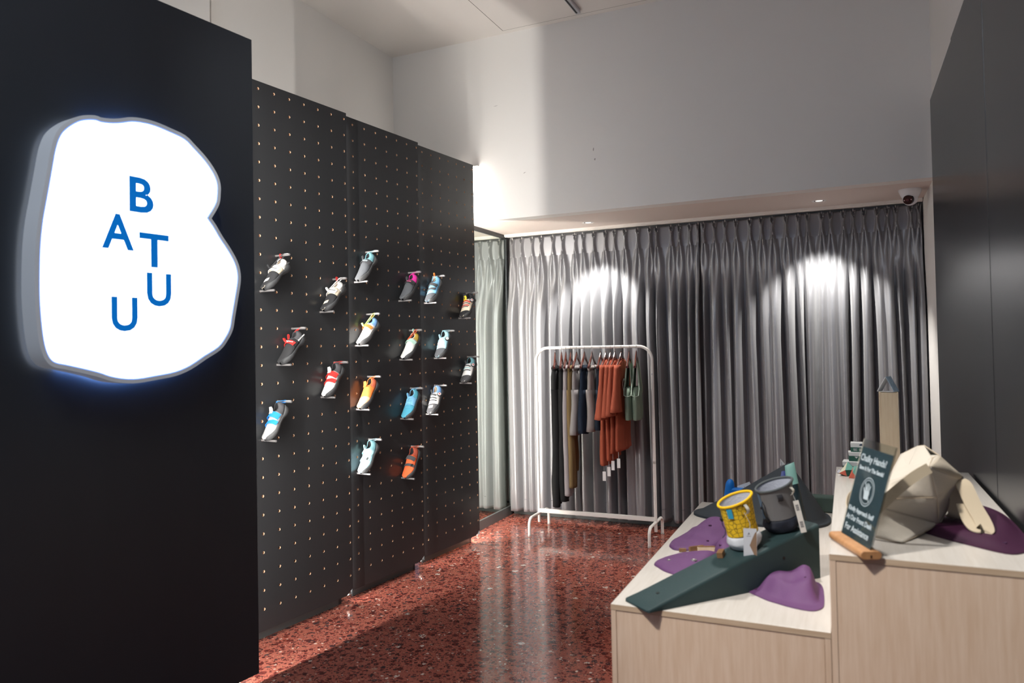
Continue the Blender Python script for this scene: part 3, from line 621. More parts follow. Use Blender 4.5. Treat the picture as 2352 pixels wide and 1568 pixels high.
# key, column, row of the LOWER peg hole (column 0 = right edge), angle, spec
UN = 'UNPARALLEL'
SH = [
 ('A', 6, 11, 35, dict(n='white-strapped black and cream climbing shoe', label='black and cream climbing shoe with white strap, topmost left on the near pegboard', up=P_['cream'], heel=P_['white'], patch=P_['black'], patch_t=.55, window=P_['white'], lin=1, straps=[(.47, .026, P_['white'], -1.0, .72, .03, UN, (.1, .1, .1), .0085)], tab=P_['black'], hang='tongue', loop=P_['char'], loop2=P_['red'], sidetext=(UN, (.1, .1, .1)), flap=True)),
 ('A', 2, 12, 37, dict(n='white-strapped shoe near the right edge', label='white-strapped black and cream climbing shoe at the right of the near pegboard', up=P_['cream'], heel=P_['white'], patch=P_['black'], patch_t=.55, window=P_['cream'], lin=1, straps=[(.46, .028, P_['white'], -1.0, .70, .0, UN, (.1, .1, .1), .0085)], tab=P_['white'], hang='tongue', loop=P_['white'], loop2=P_['red'], sidetext=(UN, (.1, .1, .1)))),
 ('A', 5, 15, 37, dict(n='all-black shoe with the red strap', label='all-black climbing shoe with a single red strap with white lettering', up=P_['black'], heel=P_['char'], patch=P_['black'], patch_t=.5, straps=[(.46, .027, P_['red'], -1.0, .74, .02, UN, (.85, .85, .85), .0085)], tab=P_['red'], loop=P_['red'], loop2=P_['red'], badge=(.8, .8, .8), sidetext=(UN, (.8, .8, .8)))),
 ('A', 2, 17, 45, dict(n='grey shoe with two red straps', label='light grey climbing shoe with two wide red straps', up=P_['ltgrey'], heel=P_['char'], straps=[(.42, .036, P_['red'], -.95, .85, .0), (.60, .026, P_['red'], -.95, .85, .0)], tongue=P_['ltgrey'], loop=P_['red2'], flap=False, bars=1)),
 ('A', 6, 19, 45, dict(n='grey shoe with two blue straps', label='grey climbing shoe with two wide bright blue straps', up=P_['grey'], heel=P_['char'], rub='g', straps=[(.42, .036, P_['blue'], -.95, .85, .0), (.60, .026, P_['blue'], -.95, .85, .0)], tongue=P_['grey'], loop=P_['blue'], flap=False, bars=1)),
 ('B', 6, 10, 40, dict(n='grey shoe with the pale teal heel', label='plain dark grey climbing shoe with a pale teal heel and one lettered strap', up=P_['dgrey'], heel=P_['tealh'], patch=P_['dgrey'], patch_t=.4, rub='g', straps=[(.42, .026, P_['char'], -1.0, .85, .05, 'GOMI', (.5, .85, .95), .014)], hang='heel', loop=P_['tealh'], loop2=P_['char'])),
 ('B', 2, 11, 38, dict(n='dark shoe with the pink heel', label='dark grey climbing shoe with a bright pink heel and collar', up=P_['dgrey'], heel=P_['pink'], patch=P_['dgrey'], patch_t=.4, straps=[(.42, .026, P_['black'], -1.0, .85, .05, 'GOMI', (.9, .15, .35), .014)], hang='heel', loop=P_['pink'], loop2=P_['char'])),
 ('B', 6, 14, 33, dict(n='white shoe with the orange strap', label='white climbing shoe with an orange strap and periwinkle blue heel', up=P_['white'], heel=P_['cblue'], rub='g', straps=[(.44, .026, P_['orange'], -1.0, .8, .05)], tab=P_['lime'], hang='tongue', loop=P_['lime'], loop2=P_['orange2'], badge=(.9, .6, .3))),
 ('B', 2, 15, 36, dict(n='white shoe with the mint strap', label='white climbing shoe with a patterned mint green strap and mustard heel', up=P_['ltgrey'], heel=P_['mustard'], collar=P_['white'], straps=[(.42, .028, P_['mint'], -1.0, .9, .04)], hang='tongue', loop=P_['orange2'], loop2=P_['mint'])),
 ('B', 6, 18, 40, dict(n='orange slipper', label='orange slip-on climbing shoe without straps', up=P_['orange'], heel=(.45, .10, .05), patch=(.85, .36, .20), patch_t=.68, collar=P_['orange'], tongue=P_['orange'], loop=P_['orange'])),
 ('B', 2, 19, 42, dict(n='teal slipper', label='teal blue slip-on climbing shoe with a ribbed knit upper', up=P_['lblue'], heel=P_['teal'], patch=(.07, .30, .42), patch_t=.62, collar=P_['lblue'], ribs=(.12, .34, .48), badge=(.3, .6, .8), loop=P_['lblue'], loop2=P_['lblue'], hang='heel')),
 ('B', 6, 22, 44, dict(n='aqua two-strap shoe', label='pale aqua climbing shoe with two aqua straps, low on the middle pegboard', up=P_['sky'], heel=P_['tealh'], rub='g', straps=[(.42, .028, P_['aqua'], -1.0, .85, .04), (.62, .024, P_['sky'], -1.0, .7, .03)], buckle=[(.64, .45)], loop=P_['sky'], loop2=P_['aqua'])),
 ('B', 2, 23, 46, dict(n='orange and black two-strap shoe', label='orange climbing shoe with two black straps, lowest of all the shoes', up=P_['orange2'], heel=P_['rust'], straps=[(.42, .030, P_['char'], -1.0, .8, .02), (.64, .020, P_['char'], -1.0, .85, .02)], buckle=[(.65, .55)], loop=P_['orange2'])),
 ('C', 6, 11, 44, dict(n='light blue shoe with black straps', label='light blue climbing shoe with two black straps and an orange loop', up=P_['lblue'], heel=P_['lblue'], patch=P_['dgrey'], patch_t=.74, rub='g', lin=1, straps=[(.42, .028, P_['char'], -1.0, .8, .02), (.58, .022, P_['char'], -1.0, .6, .02)], buckle=[(.42, .7), (.58, .6)], loop=P_['char'], loop2=P_['orange'], hang='tongue')),
 ('C', 2, 12, 42, dict(n='red and yellow laced shoe', label='cream and black climbing shoe with red laces and a yellow tongue', up=P_['cream'], heel=P_['black'], patch=P_['black'], patch_t=.80, laces=[(.42, -.6, .7, P_['red'], .010), (.50, -.6, .7, P_['char'], .007), (.58, -.6, .6, P_['red'], .009), (.64, -.5, .5, P_['char'], .006)], tongue=P_['yellow'], dial=(.4, .1, .1), loop=P_['black'], loop2=P_['char'], hang='heel')),
 ('C', 5, 15, 46, dict(n='sky blue dial shoe', label='sky blue climbing shoe with a round lacing dial', up=P_['sky'], heel=P_['sky'], patch=P_['dgrey'], patch_t=.72, laces=[(.42, -.9, .6, P_['sky'], .010), (.50, -.9, .6, P_['white'], .006), (.58, -.8, .6, P_['sky'], .009)], dial=(.5, .6, .8), loop=P_['sky'], loop2=P_['sky'])),
 ('C', 2, 17, 42, dict(n='white shoe with the green lace guard', label='white and black dial climbing shoe with a dark green heel', up=P_['white'], heel=P_['tealh'], patch=P_['char'], patch_t=.78, laces=[(.42, -.7, .6, P_['char'], .009), (.50, -.7, .6, P_['aqua'], .007), (.58, -.6, .6, P_['char'], .008)], dial=(.5, .08, .08), loop=P_['char'], loop2=P_['char'])),
 ('C', 6, 19, 46, dict(n='white shoe with the blue heel', label='white and black dial climbing shoe with a blue heel, lowest on the far pegboard', up=P_['white'], heel=P_['cblue'], patch=P_['char'], patch_t=.70, window=P_['white'], lin=1, laces=[(.40, -.8, .5, P_['char'], .016), (.50, -.8, .6, P_['char'], .010), (.58, -.7, .6, P_['char'], .008)], dial=(.5, .08, .08), loop=P_['char'], loop2=P_['char'])),
]
for pk, col, row, ang, sp in SH:
    s_lo = -.022-PIT_S*col; z_lo = 3.067-PIT_Z*row
    M, pl_ = shoe_site(pk, s_lo, z_lo, ang); sp['peg_local'] = pl_
    shoe(sp, M)
    PM = PF[pk]
    for k, (s_, z_) in enumerate(((s_lo+PIT_S, z_lo+2*PIT_Z), (s_lo, z_lo))):
        base = PM @ Vector((0, s_, z_)); Mq = PM.copy(); Mq.translation = base
        th = thing('display_peg', ('upper peg holding the %s' if k == 0 else 'lower peg under the toe of the %s') % sp['n'], 'peg', M=Mq, group='metal pegs that carry the shoes')
        G().cyl((-.014, 0, 0), (.112, 0, 0), .0060, n=14).obj('rod', STEEL, th, bevel=.0008)
        if k == 0: G().box((.074, -.007, .0062), (.104, .009, .0070)).obj('price_tag', mat('white_card', (.8, .8, .8), .6), th, smooth=False)

# ------------------------------------------------------------------ clothes rack
RY = 5.95; RX0, RX1, RZ = -2.475, -1.452, 1.577
th = thing('clothes_rack', 'white tubular metal clothes rack in front of the curtain', 'clothes rack', loc=((RX0+RX1)/2, RY, 0))
def arc(c, r, a0, a1, ax1, ax2, n=8):
    return [Vector(c)+Vector(ax1)*r*math.cos(R(lerp(a0, a1, i/n)))+Vector(ax2)*r*math.sin(R(lerp(a0, a1, i/n))) for i in range(n+1)]
X_, Y_, Z_ = (1, 0, 0), (0, 1, 0), (0, 0, 1)
path = [(RX0, RY, .62)]+[(RX0, RY, 1.45)]+arc((RX0+.11, RY, RZ-.11), .11, 180, 90, X_, Z_)+arc((RX1-.11, RY, RZ-.11), .11, 90, 0, X_, Z_)+[(RX1, RY, .62)]
G().tube(path, .0125, 14).obj('top_frame', WHITEM, th, world=True)
for x, nm in ((RX0, 'a'), (RX1, 'b')):
    G().tube([(x, RY, .07), (x, RY, .64)], .0125, 14).obj('post', WHITEM, th, world=True)
    G().tube([(x, RY-.224, 0)]+[(x, RY-.224, .05)]+arc((x, RY-.164, .085-.0), .06, 180, 90, Y_, Z_)[1:]+arc((x, RY+.164, .085), .06, 90, 0, Y_, Z_)+[(x, RY+.224, 0)], .0125, 14).obj('foot', WHITEM, th, world=True)
    for q in (-1, 1): G().cyl((x, RY+.224*q, 0), (x, RY+.224*q, .012), .0138, n=14).obj('foot_cap', mat('grey_rubber_cap', (.5, .48, .46), .6), th, world=True)
    G().cyl((x, RY-.018, 1.35), (x, RY-.012, 1.35), .004, n=8).obj('screw', CHROME, th, world=True)
G().box((RX0, RY-.010, .152), (RX1, RY+.010, .187)).obj('lower_bar', WHITEM, th, smooth=False, world=True, bevel=.003)

# hangers and garments: local frame x = along the garment (toward the room), y = thickness, z up, origin at the rail
HX = [-2.315, -2.243, -2.190, -2.137, -2.07, -1.985, -1.905, -1.805, -1.752, -1.700, -1.650, -1.590, -1.516, -1.438]
HX = [lerp(-2.297, -1.581, (p-225)/(787-225)) for p in (225, 272, 303, 338, 380, 435, 487, 547, 583, 615, 645, 688, 740, 787)]
YW = [18, 17, 16, 14, 9, 9, 9, 9, 7, 7, 6, 4, 9, 10]
def tubeshape(g, secs, n=16, hem=False):
    """secs: (z, xc, yc, halfx, halfy, seed); soft cloth tube with vertical creases, open at the bottom"""
    n = max(n, 40); fine = []
    for a, b in zip(secs[:-1], secs[1:]):
        m = max(1, int(abs(a[0]-b[0])/.022))
        for k in range(m): fine.append(tuple(lerp(p, q, k/m) for p, q in zip(a, b)))
    fine.append(secs[-1]); rings = []; s0 = secs[0][5]; z0 = secs[0][0]
    for (z, xc, yc, hx, hy, wv) in fine:
        ring = []; fall = min(1, .35+abs(z-z0)*3)
        for k in range(n):
            a = 2*math.pi*k/n; ca, sa = math.cos(a), math.sin(a)
            px = math.copysign(abs(ca)**.85, ca)*hx; py = math.copysign(abs(sa)**.9, sa)*hy
            cr_n = noise.noise(Vector((px*30+s0*5, math.copysign(3, sa), z*2.2+s0)))*.016*fall+noise.noise(Vector((px*70, s0, z*9)))*.004
            ring.append((xc+px, yc+py+cr_n*abs(sa), z+(.010*noise.noise(Vector((px*9, s0, 2))) if z == fine[-1][0] else 0)))
        rings.append(ring)
    g.loft(rings, True, False); c = rings[0]; g.add(c, [tuple(range(n-1, -1, -1))]); return g
HD = {}
def hanger(i, label, wdt=.205, pants=False):
    a = R(YW[i]); ax = Vector((math.sin(a), -math.cos(a), 0)); M = frame((HX[i], RY, RZ+.0125), ax, Vector((0, 0, 1)).cross(ax), (0, 0, 1))
    th = thing('wooden_hanger', label, 'hanger', M=M, group='dark wooden hangers on the rack')
    c = [Vector((.020*math.cos(R(t)), 0, .0+.017*math.sin(R(t))-.0165)) for t in range(-40, 200, 15)]
    hook = [Vector((0, 0, -.075)), Vector((0, 0, -.055)), Vector((.006, 0, -.042)), Vector((.017, 0, -.030))]+c
    G().tube(hook, .0017, 8).obj('hook', CHROME, th)
    n = 14; rings = []
    for k in range(-n, n+1):
        u = k/n; x = u*wdt; z = -.092-.085*abs(u)**1.25; hh = lerp(.030, .010, min(1, abs(u)*1.6)); hy = lerp(.0075, .010, abs(u))
        z0 = z+.018*(1-min(1, abs(u)*3))
        rings.append([(x, hy*math.cos(2*math.pi*q/10), z0+hh*math.sin(2*math.pi*q/10)) for q in range(10)])
    G().loft(rings).obj('wooden_arm', WOODR, th)
    if pants or True:
        G().cyl((-wdt*.9, 0, -.182), (wdt*.9, 0, -.182), .0045, n=8).obj('cross_bar', WOODR, th)
    return M, a
def garment(i, name, label, cat, M, group=None): return thing(name, label, cat, M=M, group=group)
def tagcard(th, x, y, z, ln=.09):
    G().tube([(x, y, z), (x+.004, y, z-ln*.5), (x, y+.001, z-ln)], .0009, 5).obj('tag_string', mat('white_string', (.8, .8, .78), .7), th)
    G().tube([(x, y, z), (x-.006, y, z-ln*.5), (x, y+.001, z-ln)], .0009, 5).obj('tag_string', MATS['white_string'], th)
    G().box((x-.0007, y-.013, z-ln-.075), (x+.0007, y+.013, z-ln)).obj('hang_tag', mat('tag_card', (.82, .81, .79), .6), th, smooth=False)
def pants(i, label, col, zbot, near_w=.085, fl=.0, far=None, cat='trousers', name='long_pants', short=False, lace=None, grp=None, wv=0, zend2=None):
    M, a = hanger(i, 'wooden hanger of the '+label); th = garment(i, name, label, cat, M, grp)
    m = cloth('fabric_'+str(col), col, .8, .35); zt = -.165; r0 = RZ+.0125
    zb = zbot-r0
    # waistband gathered on the hanger
    g = G(); tubeshape(g, [(zt+.0, 0, 0, .135, .020, 1), (zt-.018, 0, 0, .16, .031, 2), (zt-.036, 0, 0, .158, .026, 3), (zt-.044, 0, 0, .150, .020, 4)], 26); g.obj('waistband', m, th, solid=.003, angle=80)
    g = G(); tubeshape(g, [(zt-.040, 0, 0, .148, .024, 5), (zt-.10, 0, 0, .160, .033, 6), (zt-.22, 0, 0, .172, .036, 7), (zt-.27, 0, 0, .168, .030, 7.5)], 26); g.obj('seat', m, th, solid=.003, angle=80)
    for sgn in (1, -1):
        zz = zb if (sgn == 1 or zend2 is None) else zend2-r0
        L_ = (zt-.20)-zz; secs = []
        n = 9
        for k in range(n+1):
            u = k/n; z = (zt-.20)-u*L_
            w0 = .085 if not short else .092
            w1 = near_w
            secs.append((z, sgn*(.086-fl*u*(.3 if sgn > 0 else 1.0)+(.018*u if short else 0)), .005*math.sin(u*5+wv), lerp(w0, w1, u), lerp(.035, .038 if short else .030, u), i*3+u*4+sgn))
        g = G(); tubeshape(g, secs, 18); g.obj('trouser_leg' if not short else 'short_leg', m, th, solid=.003, angle=80)
        if far: pass
    if lace:
        for q in (-.006, .006): G().tube([(.03+q*2, .030, zt-.03), (.035+q, .038, zt-.10), (.04+q*3, .040, zt-.18), (.045+q*4, .040, zt-.26-q*3)], .0022, 6).obj('drawstring', cloth('fabric_lace'+str(lace), lace), th)
    return th
NAV = (.010, .017, .032)
pants(0, 'black jogger trousers at the left end of the rack', (.010, .010, .011), .235, .058, .02, grp='trousers on the rack')
pants(1, 'black jogger trousers second from the left end of the rack', (.013, .013, .014), .285, .058, .03, grp='trousers on the rack', wv=2)
pants(2, 'pale grey trousers between black and khaki ones', (.30, .27, .28), .335, .075, .02, grp='trousers on the rack', wv=3)
pants(3, 'khaki brown trousers with wide legs', (.17, .115, .052), .41, .085, -.03, grp='trousers on the rack', wv=4, zend2=.52)
pants(4, 'light grey shorts with a long white drawstring', (.26, .24, .24), .855, .11, 0, cat='shorts', name='shorts', short=True, lace=(.75, .75, .74), grp='shorts on the rack')
pants(5, 'navy blue shorts beside the light grey ones', NAV, .87, .115, 0, cat='shorts', name='shorts', short=True, lace=(.10, .12, .15), grp='shorts on the rack', wv=2)
pants(6, 'pale taupe shorts between two dark blue pairs', (.27, .24, .23), .885, .105, 0, cat='shorts', name='shorts', short=True, lace=(.7, .7, .7), grp='shorts on the rack', wv=5)
pants(7, 'navy shorts touching the rust red shirts', (.012, .018, .030), .90, .105, 0, cat='shorts', name='shorts', short=True, lace=(.10, .12, .14), grp='shorts on the rack', wv=1)
def shirt(i, label, col, zbot, slv, tagz, txt=None, wv=0):
    M, a = hanger(i, 'wooden hanger of the '+label, .20); th = garment(i, 't_shirt', label, 't-shirt', M, 'rust red t-shirts on the rack')
    m = cloth('fabric_rust', col, .85, .35); r0 = RZ+.0125; zb = zbot-r0; zs = -.115
    g = G(); secs = [(zs+.0, 0, 0, .062, .013, 1), (zs-.022, 0, 0, .125, .020, 2), (zs-.05, 0, 0, .195, .024, 3), (zs-.10, 0, 0, .222, .026, 4), (zs-.20, 0, 0, .220, .027, 5+wv)]
    for k in range(1, 8): u = k/7; secs.append((lerp(zs-.20, zb, u), .0, .004*math.sin(u*6+wv), lerp(.22, .235, u), lerp(.030, .042, u), 6+wv+u*4))
    tubeshape(g, secs, 26); g.obj('body', m, th, solid=.003, angle=80)
    g = G(); g.tube([(.07*math.cos(2*math.pi*k/20), .017*math.sin(2*math.pi*k/20), zs+.004-.035*(1 if math.sin(2*math.pi*k/20) > 0 else .2)*abs(math.sin(2*math.pi*k/20))) for k in range(21)], .0055, 8, False); g.obj('neck_rib', m, th)
    for sgn in (1, -1):
        g = G(); secs = []
        for k in range(7):
            u = k/6; secs.append((lerp(zs-.045, slv-r0, u), sgn*(lerp(.185, .285, u)), .003, lerp(.035, .095, u), lerp(.022, .042, u**2), 12+i+u*3+sgn))
        tubeshape(g, secs, 16); g.obj('sleeve', m, th, solid=.003, angle=80)
    tagcard(th, .20, .0, zb+.01, tagz)
    if txt: text('chest_lettering', txt, .15, frame((.06, .034, -.33), (-1, 0, 0), (0, 0, 1), (0, 1, 0)), mat('white_print', (.7, .68, .64), .7), th, ext=.0006, bold=.001)
    return th
RUST = (.33, .075, .040)
shirt(8, 'rust red t-shirt nearest the shorts', RUST, .62, 1.00, .06, wv=0)
shirt(9, 'rust red t-shirt second from the shorts', RUST, .66, 1.02, .06, wv=2)
shirt(10, 'rust red t-shirt third from the shorts', RUST, .72, 1.03, .07, wv=4)
shirt(11, 'rust red t-shirt with a white print', RUST, .74, 1.06, .07, txt='Ca', wv=6)
def tank(i, label, zb0):
    M, a = hanger(i, 'wooden hanger of the '+label, .19); th = garment(i, 'tank_top', label, 'tank top', M, 'sage green tank tops on the rack')
    col = (.20, .26, .20); m = cloth('fabric_sage', col, .8, .3); r0 = RZ+.0125; zb = zb0-r0; zs = -.105
    g = G(); secs = [(zs-.24, 0, 0, .135, .026, 1), (zs-.28, 0, 0, .18, .032, 2), (zs-.33, 0, 0, .205, .035, 3), (lerp(zs-.33, zb, .5), 0, 0, .205, .036, 4), (zb+.01, 0, 0, .20, .034, 5), (zb, 0, 0, .198, .033, 5)]
    tubeshape(g, secs, 26); g.obj('body', m, th, solid=.003, angle=80)
    for f in (1, -1):
        g = G(); rows = []
        for k in range(9):
            u = k/8; z = lerp(zs-.245, zs-.02, u); w_ = lerp(.135, .10, smooth(0, .6, u)) if u < .7 else lerp(.10, .085, (u-.7)/.3)
            rows.append([(lerp(-w_, w_, j/10), f*(lerp(.024, .006, u)), z-(.05*(1-abs(j/5-1)**1.5) if u > .9 and f > 0 else 0)) for j in range(11)])
        g.loft(rows, closed=False, cap=False); g.obj('chest_panel', m, th, solid=.003)
    for sgn in (1, -1):
        p = [(sgn*.088, .008, zs-.02), (sgn*.102, .018, zs-.10), (sgn*.125, .025, zs-.19), (sgn*.16, .030, zs-.25), (sgn*.20, .026, zs-.30), (sgn*.205, 0, zs-.31), (sgn*.20, -.026, zs-.30), (sgn*.16, -.030, zs-.25), (sgn*.125, -.025, zs-.19), (sgn*.102, -.018, zs-.10), (sgn*.088, -.008, zs-.02)]
        G().tube(p, .0035, 7).obj('armhole_binding', mat('pale_sage_binding', (.34, .42, .34), .8), th)
tank(12, 'sage green tank top beside the printed shirt', .985)
tank(13, 'sage green tank top at the right end of the rack', .985)

# ------------------------------------------------------------------ display benches
ZL, ZU = .70, .9415
def bench(name, label, x0, x1, y0, y1, z, shelf=None):
    th = thing(name, label, 'display bench', loc=(x0, y0, 0)); T = .018
    G().box((x0, y0, z-.0195), (x1, y1, z)).obj('top_board', [WOODT], th, smooth=False, world=True, bevel=.0012)
    G().box((x0-.0004, y0-.0006, z-.0190), (x1+.0004, y0-.0001, z-.0008)).obj('edge_band', WOODE, th, smooth=False, world=True)
    G().box((x0, y0+.0005, 0), (x0+T, y1, z-.0200)).obj('side_board', WOODF, th, smooth=False, world=True, bevel=.0012)
    G().box((x1-T, y0+.0005, 0), (x1, y1, z-.0200)).obj('side_board', WOODF, th, smooth=False, world=True, bevel=.0012)
    G().box((x0+T+.001, y0+.0025, .0), (x1-T-.001, y0+.0205, z-.0205)).obj('front_board', WOODF, th, smooth=False, world=True, bevel=.001)
    G().box((x0+T+.001, y1-.02, .0), (x1-T-.001, y1-.001, z-.0205)).obj('back_board', WOODF, th, smooth=False, world=True, bevel=.001)
    return th
bench('display_bench', 'lower pale wooden display bench that carries the green wedge and chalk bags', -.770, -.0685, 2.48, 4.243, ZL)
bench('display_bench', 'taller pale wooden display bench that carries the canvas bag and small sign', -.0670, .520, 2.48, 4.185, ZU)

# green wedge
def wedge():
    d = Vector((.508, .593, 0)); Ln = d.length; d = d/Ln; p = Vector((-d.y, d.x, 0)); M = frame((-.623, 2.439, ZL+.0006), d, p, (0, 0, 1))
    th = thing('climbing_wedge', 'long dark green wedge climbing volume lying across the lower bench', 'climbing volume', M=M)
    W = .142; g = G(); n = 16; rings = []
    for k in range(n+1):
        u = k/n; x = u*Ln; z = .010+.192*(u*1.02-.02*u*u)+.004*math.sin(math.pi*u)
        w0 = 0; w1 = W; r = min(.012, z*.45)
        ring = [(x, w0, 0), (x, w0, z-r)]+[(x, w0+r-r*math.cos(R(a)), z-r+r*math.sin(R(a))) for a in (30, 60, 90)]+[(x, w1-r+r*math.sin(R(a)), z-r+r*math.cos(R(a))) for a in (0, 30, 60)]+[(x, w1, z-r), (x, w1, 0)]
        rings.append(ring)
    # rounded tip
    tip = [[(-.004, w0+.006+(W-.012)*j/9*1.0, lerp(0, .007, math.sin(math.pi*j/9)**.3)) for j in range(10)]]
    g.loft([[(-.006, .008+(W-.016)*(0 if j < 5 else 1), 0 if j in (0, 9) else .006) for j in range(10)]]+rings)
    WG = mat('dark_green_resin', (.018, .042, .045), .6, bump=(220, .5), var=(8, .12))
    g.obj('body', WG, th, angle=50)
    hz = mat('bolt_recess', (.004, .005, .005), .5)
    for x, y in ((.085, .07), (.60, .07)):
        u = x/Ln; z = .010+.192*u+.004*math.sin(math.pi*u)
        nrm = Vector((-.24, 0, .97)).normalized(); c = Vector((x, y, z)); G().cyl(c-nrm*.004, c+nrm*.0010, .0062, n=14).obj('bolt_hole', hz, th)
    c = Vector((.60, -.0002, .10)); G().cyl(c+Vector((0, .004, 0)), c-Vector((0, .0006, 0)), .006, n=12).obj('bolt_hole', hz, th)
    return M, Ln
WM, WLn = wedge()
def on_wedge(u, v):
    return WM @ Vector((u*WLn, v, .010+.192*(u*1.02-.02*u*u)+.004*math.sin(math.pi*u)))
slope = math.atan(.19/.78); WN = (WM.to_3x3() @ Vector((-math.sin(slope), 0, math.cos(slope)))).normalized()

# chalk bags
def chalkbag(label, base, upv, r, h, spin, cols, squash=.85, kind='y'):
    Z = upv.normalized(); X = Vector((math.cos(spin), math.sin(spin), 0)); X = (X-Z*X.dot(Z)).normalized(); Y = Z.cross(X)
    M = frame(base, X, Y, Z); th = thing('chalk_bag', label, 'chalk bag', M=M)
    N = 40
    def ring(rr, z, dz=0, tw=0, wob=0):
        out = []
        for k in range(N):
            a = 2*math.pi*k/N; q = rr*(1+wob*noise.noise(Vector((math.cos(a)*2, math.sin(a)*2, z*30+r*99))))
            pinch = 1+.10*max(0, math.cos(a))**6*smooth(.5*h, h, z)
            out.append((q*math.cos(a)*pinch, q*math.sin(a)*squash, z+dz*math.cos(a)))
        return out
    zs = .33*h
    g = G().loft([ring(r*.55, 0.001), ring(r*.90, .004, wob=.1), ring(r*1.04, .03*h/.2, wob=.22), ring(r*1.06, .16*h, wob=.2), ring(r*1.0, .26*h, wob=.12), ring(r*.97, zs)])
    g.obj('base_fabric', cloth('bagbase'+kind, cols['base'], .6), th, angle=70, sub=1)
    g = G().loft([ring(r*.965, zs-.004), ring(r*.95, .45*h, wob=.05), ring(r*.97, .65*h, wob=.05), ring(r*1.0, .85*h, .003, wob=.03), ring(r*1.04, h-.012, .006)], cap=False)
    g.obj('body_fabric', cols['bm'], th, angle=70)
    rim = [Vector(p) for p in ring(r*1.045, h-.007, .008)]
    g = G(); g.tube(rim+[rim[0]], .0048, 10, False, 1.0); g.obj('rim_binding', cloth('rim'+kind, cols['rim'], .6), th)
    g = G().loft([ring(r*1.02, h-.006, .008), ring(r*.97, h*.85), ring(r*.90, .6*h, wob=.15), ring(r*.8, .40*h, wob=.3), ring(r*.3, .36*h), ring(.001, .36*h)], cap=False)
    g.obj('fleece_lining', mat('fleece_'+kind, cols['lin'], .95, bump=(160, 1.2), sheen=.4), th, angle=80)
    return th, M, ring
def hexfabric():
    m = mat('yellow_hex_print', (.80, .56, .02), .7, bump=(400, .4)); nt = m.node_tree; b = nt.nodes['Principled BSDF']; L = nt.links
    tc = nt.nodes.new('ShaderNodeTexCoord'); v = nt.nodes.new('ShaderNodeTexVoronoi'); v.feature = 'DISTANCE_TO_EDGE'; v.inputs['Scale'].default_value = 62; v.inputs['Randomness'].default_value = .55
    L.new(tc.outputs['Object'], v.inputs['Vector']); lt = nt.nodes.new('ShaderNodeMath'); lt.operation = 'LESS_THAN'; lt.inputs[1].default_value = .055; L.new(v.outputs['Distance'], lt.inputs[0])
    mx = nt.nodes.new('ShaderNodeMix'); mx.data_type = 'RGBA'; mx.inputs['A'].default_value = (.78, .50, .015, 1); mx.inputs['B'].default_value = (.22, .13, .01, 1)
    L.new(lt.outputs[0], mx.inputs['Factor']); L.new(mx.outputs['Result'], b.inputs['Base Color']); return m
view = Vector((.13, -1, 0)).normalized()
th, M, ring = chalkbag('yellow hexagon-print chalk bag with a white base, standing on the green wedge', on_wedge(.635, .078), WN+Vector((-.04, 0, 0)), .061, .192, R(35),
    dict(base=(.62, .64, .68), bm=hexfabric(), rim=(.85, .50, .01), lin=(.50, .51, .56)), .84, 'y')
inv3 = M.to_3x3().inverted(); cv = (inv3 @ Vector((.13, -1, 0))); ca_ = math.atan2(cv.y, cv.x)
def sidept(a, z, r, off=.0, squash=.84): return Vector(((r+off)*math.cos(a), (r+off)*math.sin(a)*squash, z))
def patchloop(th, a, z0, z1, r, wd, name, m, bulge=0.0):
    tn = Vector((-math.sin(a), math.cos(a), 0)); pts = [sidept(a, lerp(z0, z1, k/6), r, .002+bulge*math.sin(math.pi*k/6)) for k in range(7)]
    G().ribbon(pts, tn, wd, .0008).obj(name, m, th)
patchloop(th, ca_-.35, .172, .135, .062, .020, 'blue_side_label', mat('cyan_label', (.03, .30, .48), .5))
patchloop(th, ca_+.62, .176, .140, .063, .012, 'brush_loop', mat('pale_grey_webbing', (.50, .48, .42), .8), .016)
pts = [sidept(ca_+3.9+.0*k, .110, .060) for k in range(1)]
a = ca_-1.35; c = sidept(a, .125, .061, .003)
o = G(); sphere(o, c, .007, 12, 8, (1, 1, 1.3)); o.obj('cord_lock', mat('cord_black', (.012, .012, .016), .5), th)
G().tube([c, c+Vector((-.004, -.004, -.02)), c+Vector((.002, -.006, -.04)), c+Vector((-.006, -.010, -.055)), c+Vector((-.020, -.012, -.062))], .0016, 6).obj('cord', mat('cord_navy', (.02, .025, .04), .7), th)
# hang tag in front of the yellow bag
def card(th, p, X, Y, w_, h_, m, name='hang_tag', lines=(), colr=None):
    N_ = X.cross(Y); g = G().box((-w_/2, -h_/2, -.0006), (w_/2, h_/2, .0006), frame(p, X, Y, N_)); o = g.obj(name, m, th, smooth=False)
    return frame(Vector(p)+N_*.0008, X, Y, N_)
iv = M.inverted().to_3x3(); Xc = iv @ Vector((.97, .22, -.02)); Yc = iv @ Vector((.03, .10, .99)); Xc.normalize(); Yc = (Yc-Xc*Yc.dot(Xc)).normalized()
pc = sidept(ca_+.30, .036, .068, .012)
FM = card(th, pc, Xc, Yc, .046, .110, mat('grey_tag_card', (.50, .52, .56), .4))
g = G(); g.add([(-.002, -.005, 0), (.008, .020, 0), (.017, .040, 0), (.0225, .045, 0), (.0225, -.050, 0), (.016, -.048, 0), (.010, -.030, 0)], [(0, 6, 5, 4, 3, 2, 1)], FM); g.obj('tag_picture', mat('tag_brown_print', (.22, .14, .09), .5), th, smooth=False)
text('tag_logo', 'A', .012, FM @ Matrix.Translation((-.004, .036, .0002)), mat('tag_ink', (.06, .06, .08), .5), th)
G().box((-.012, .0265, 0), (.003, .0275, .0002), FM).obj('printed_line', MATS['tag_ink'], th, smooth=False)
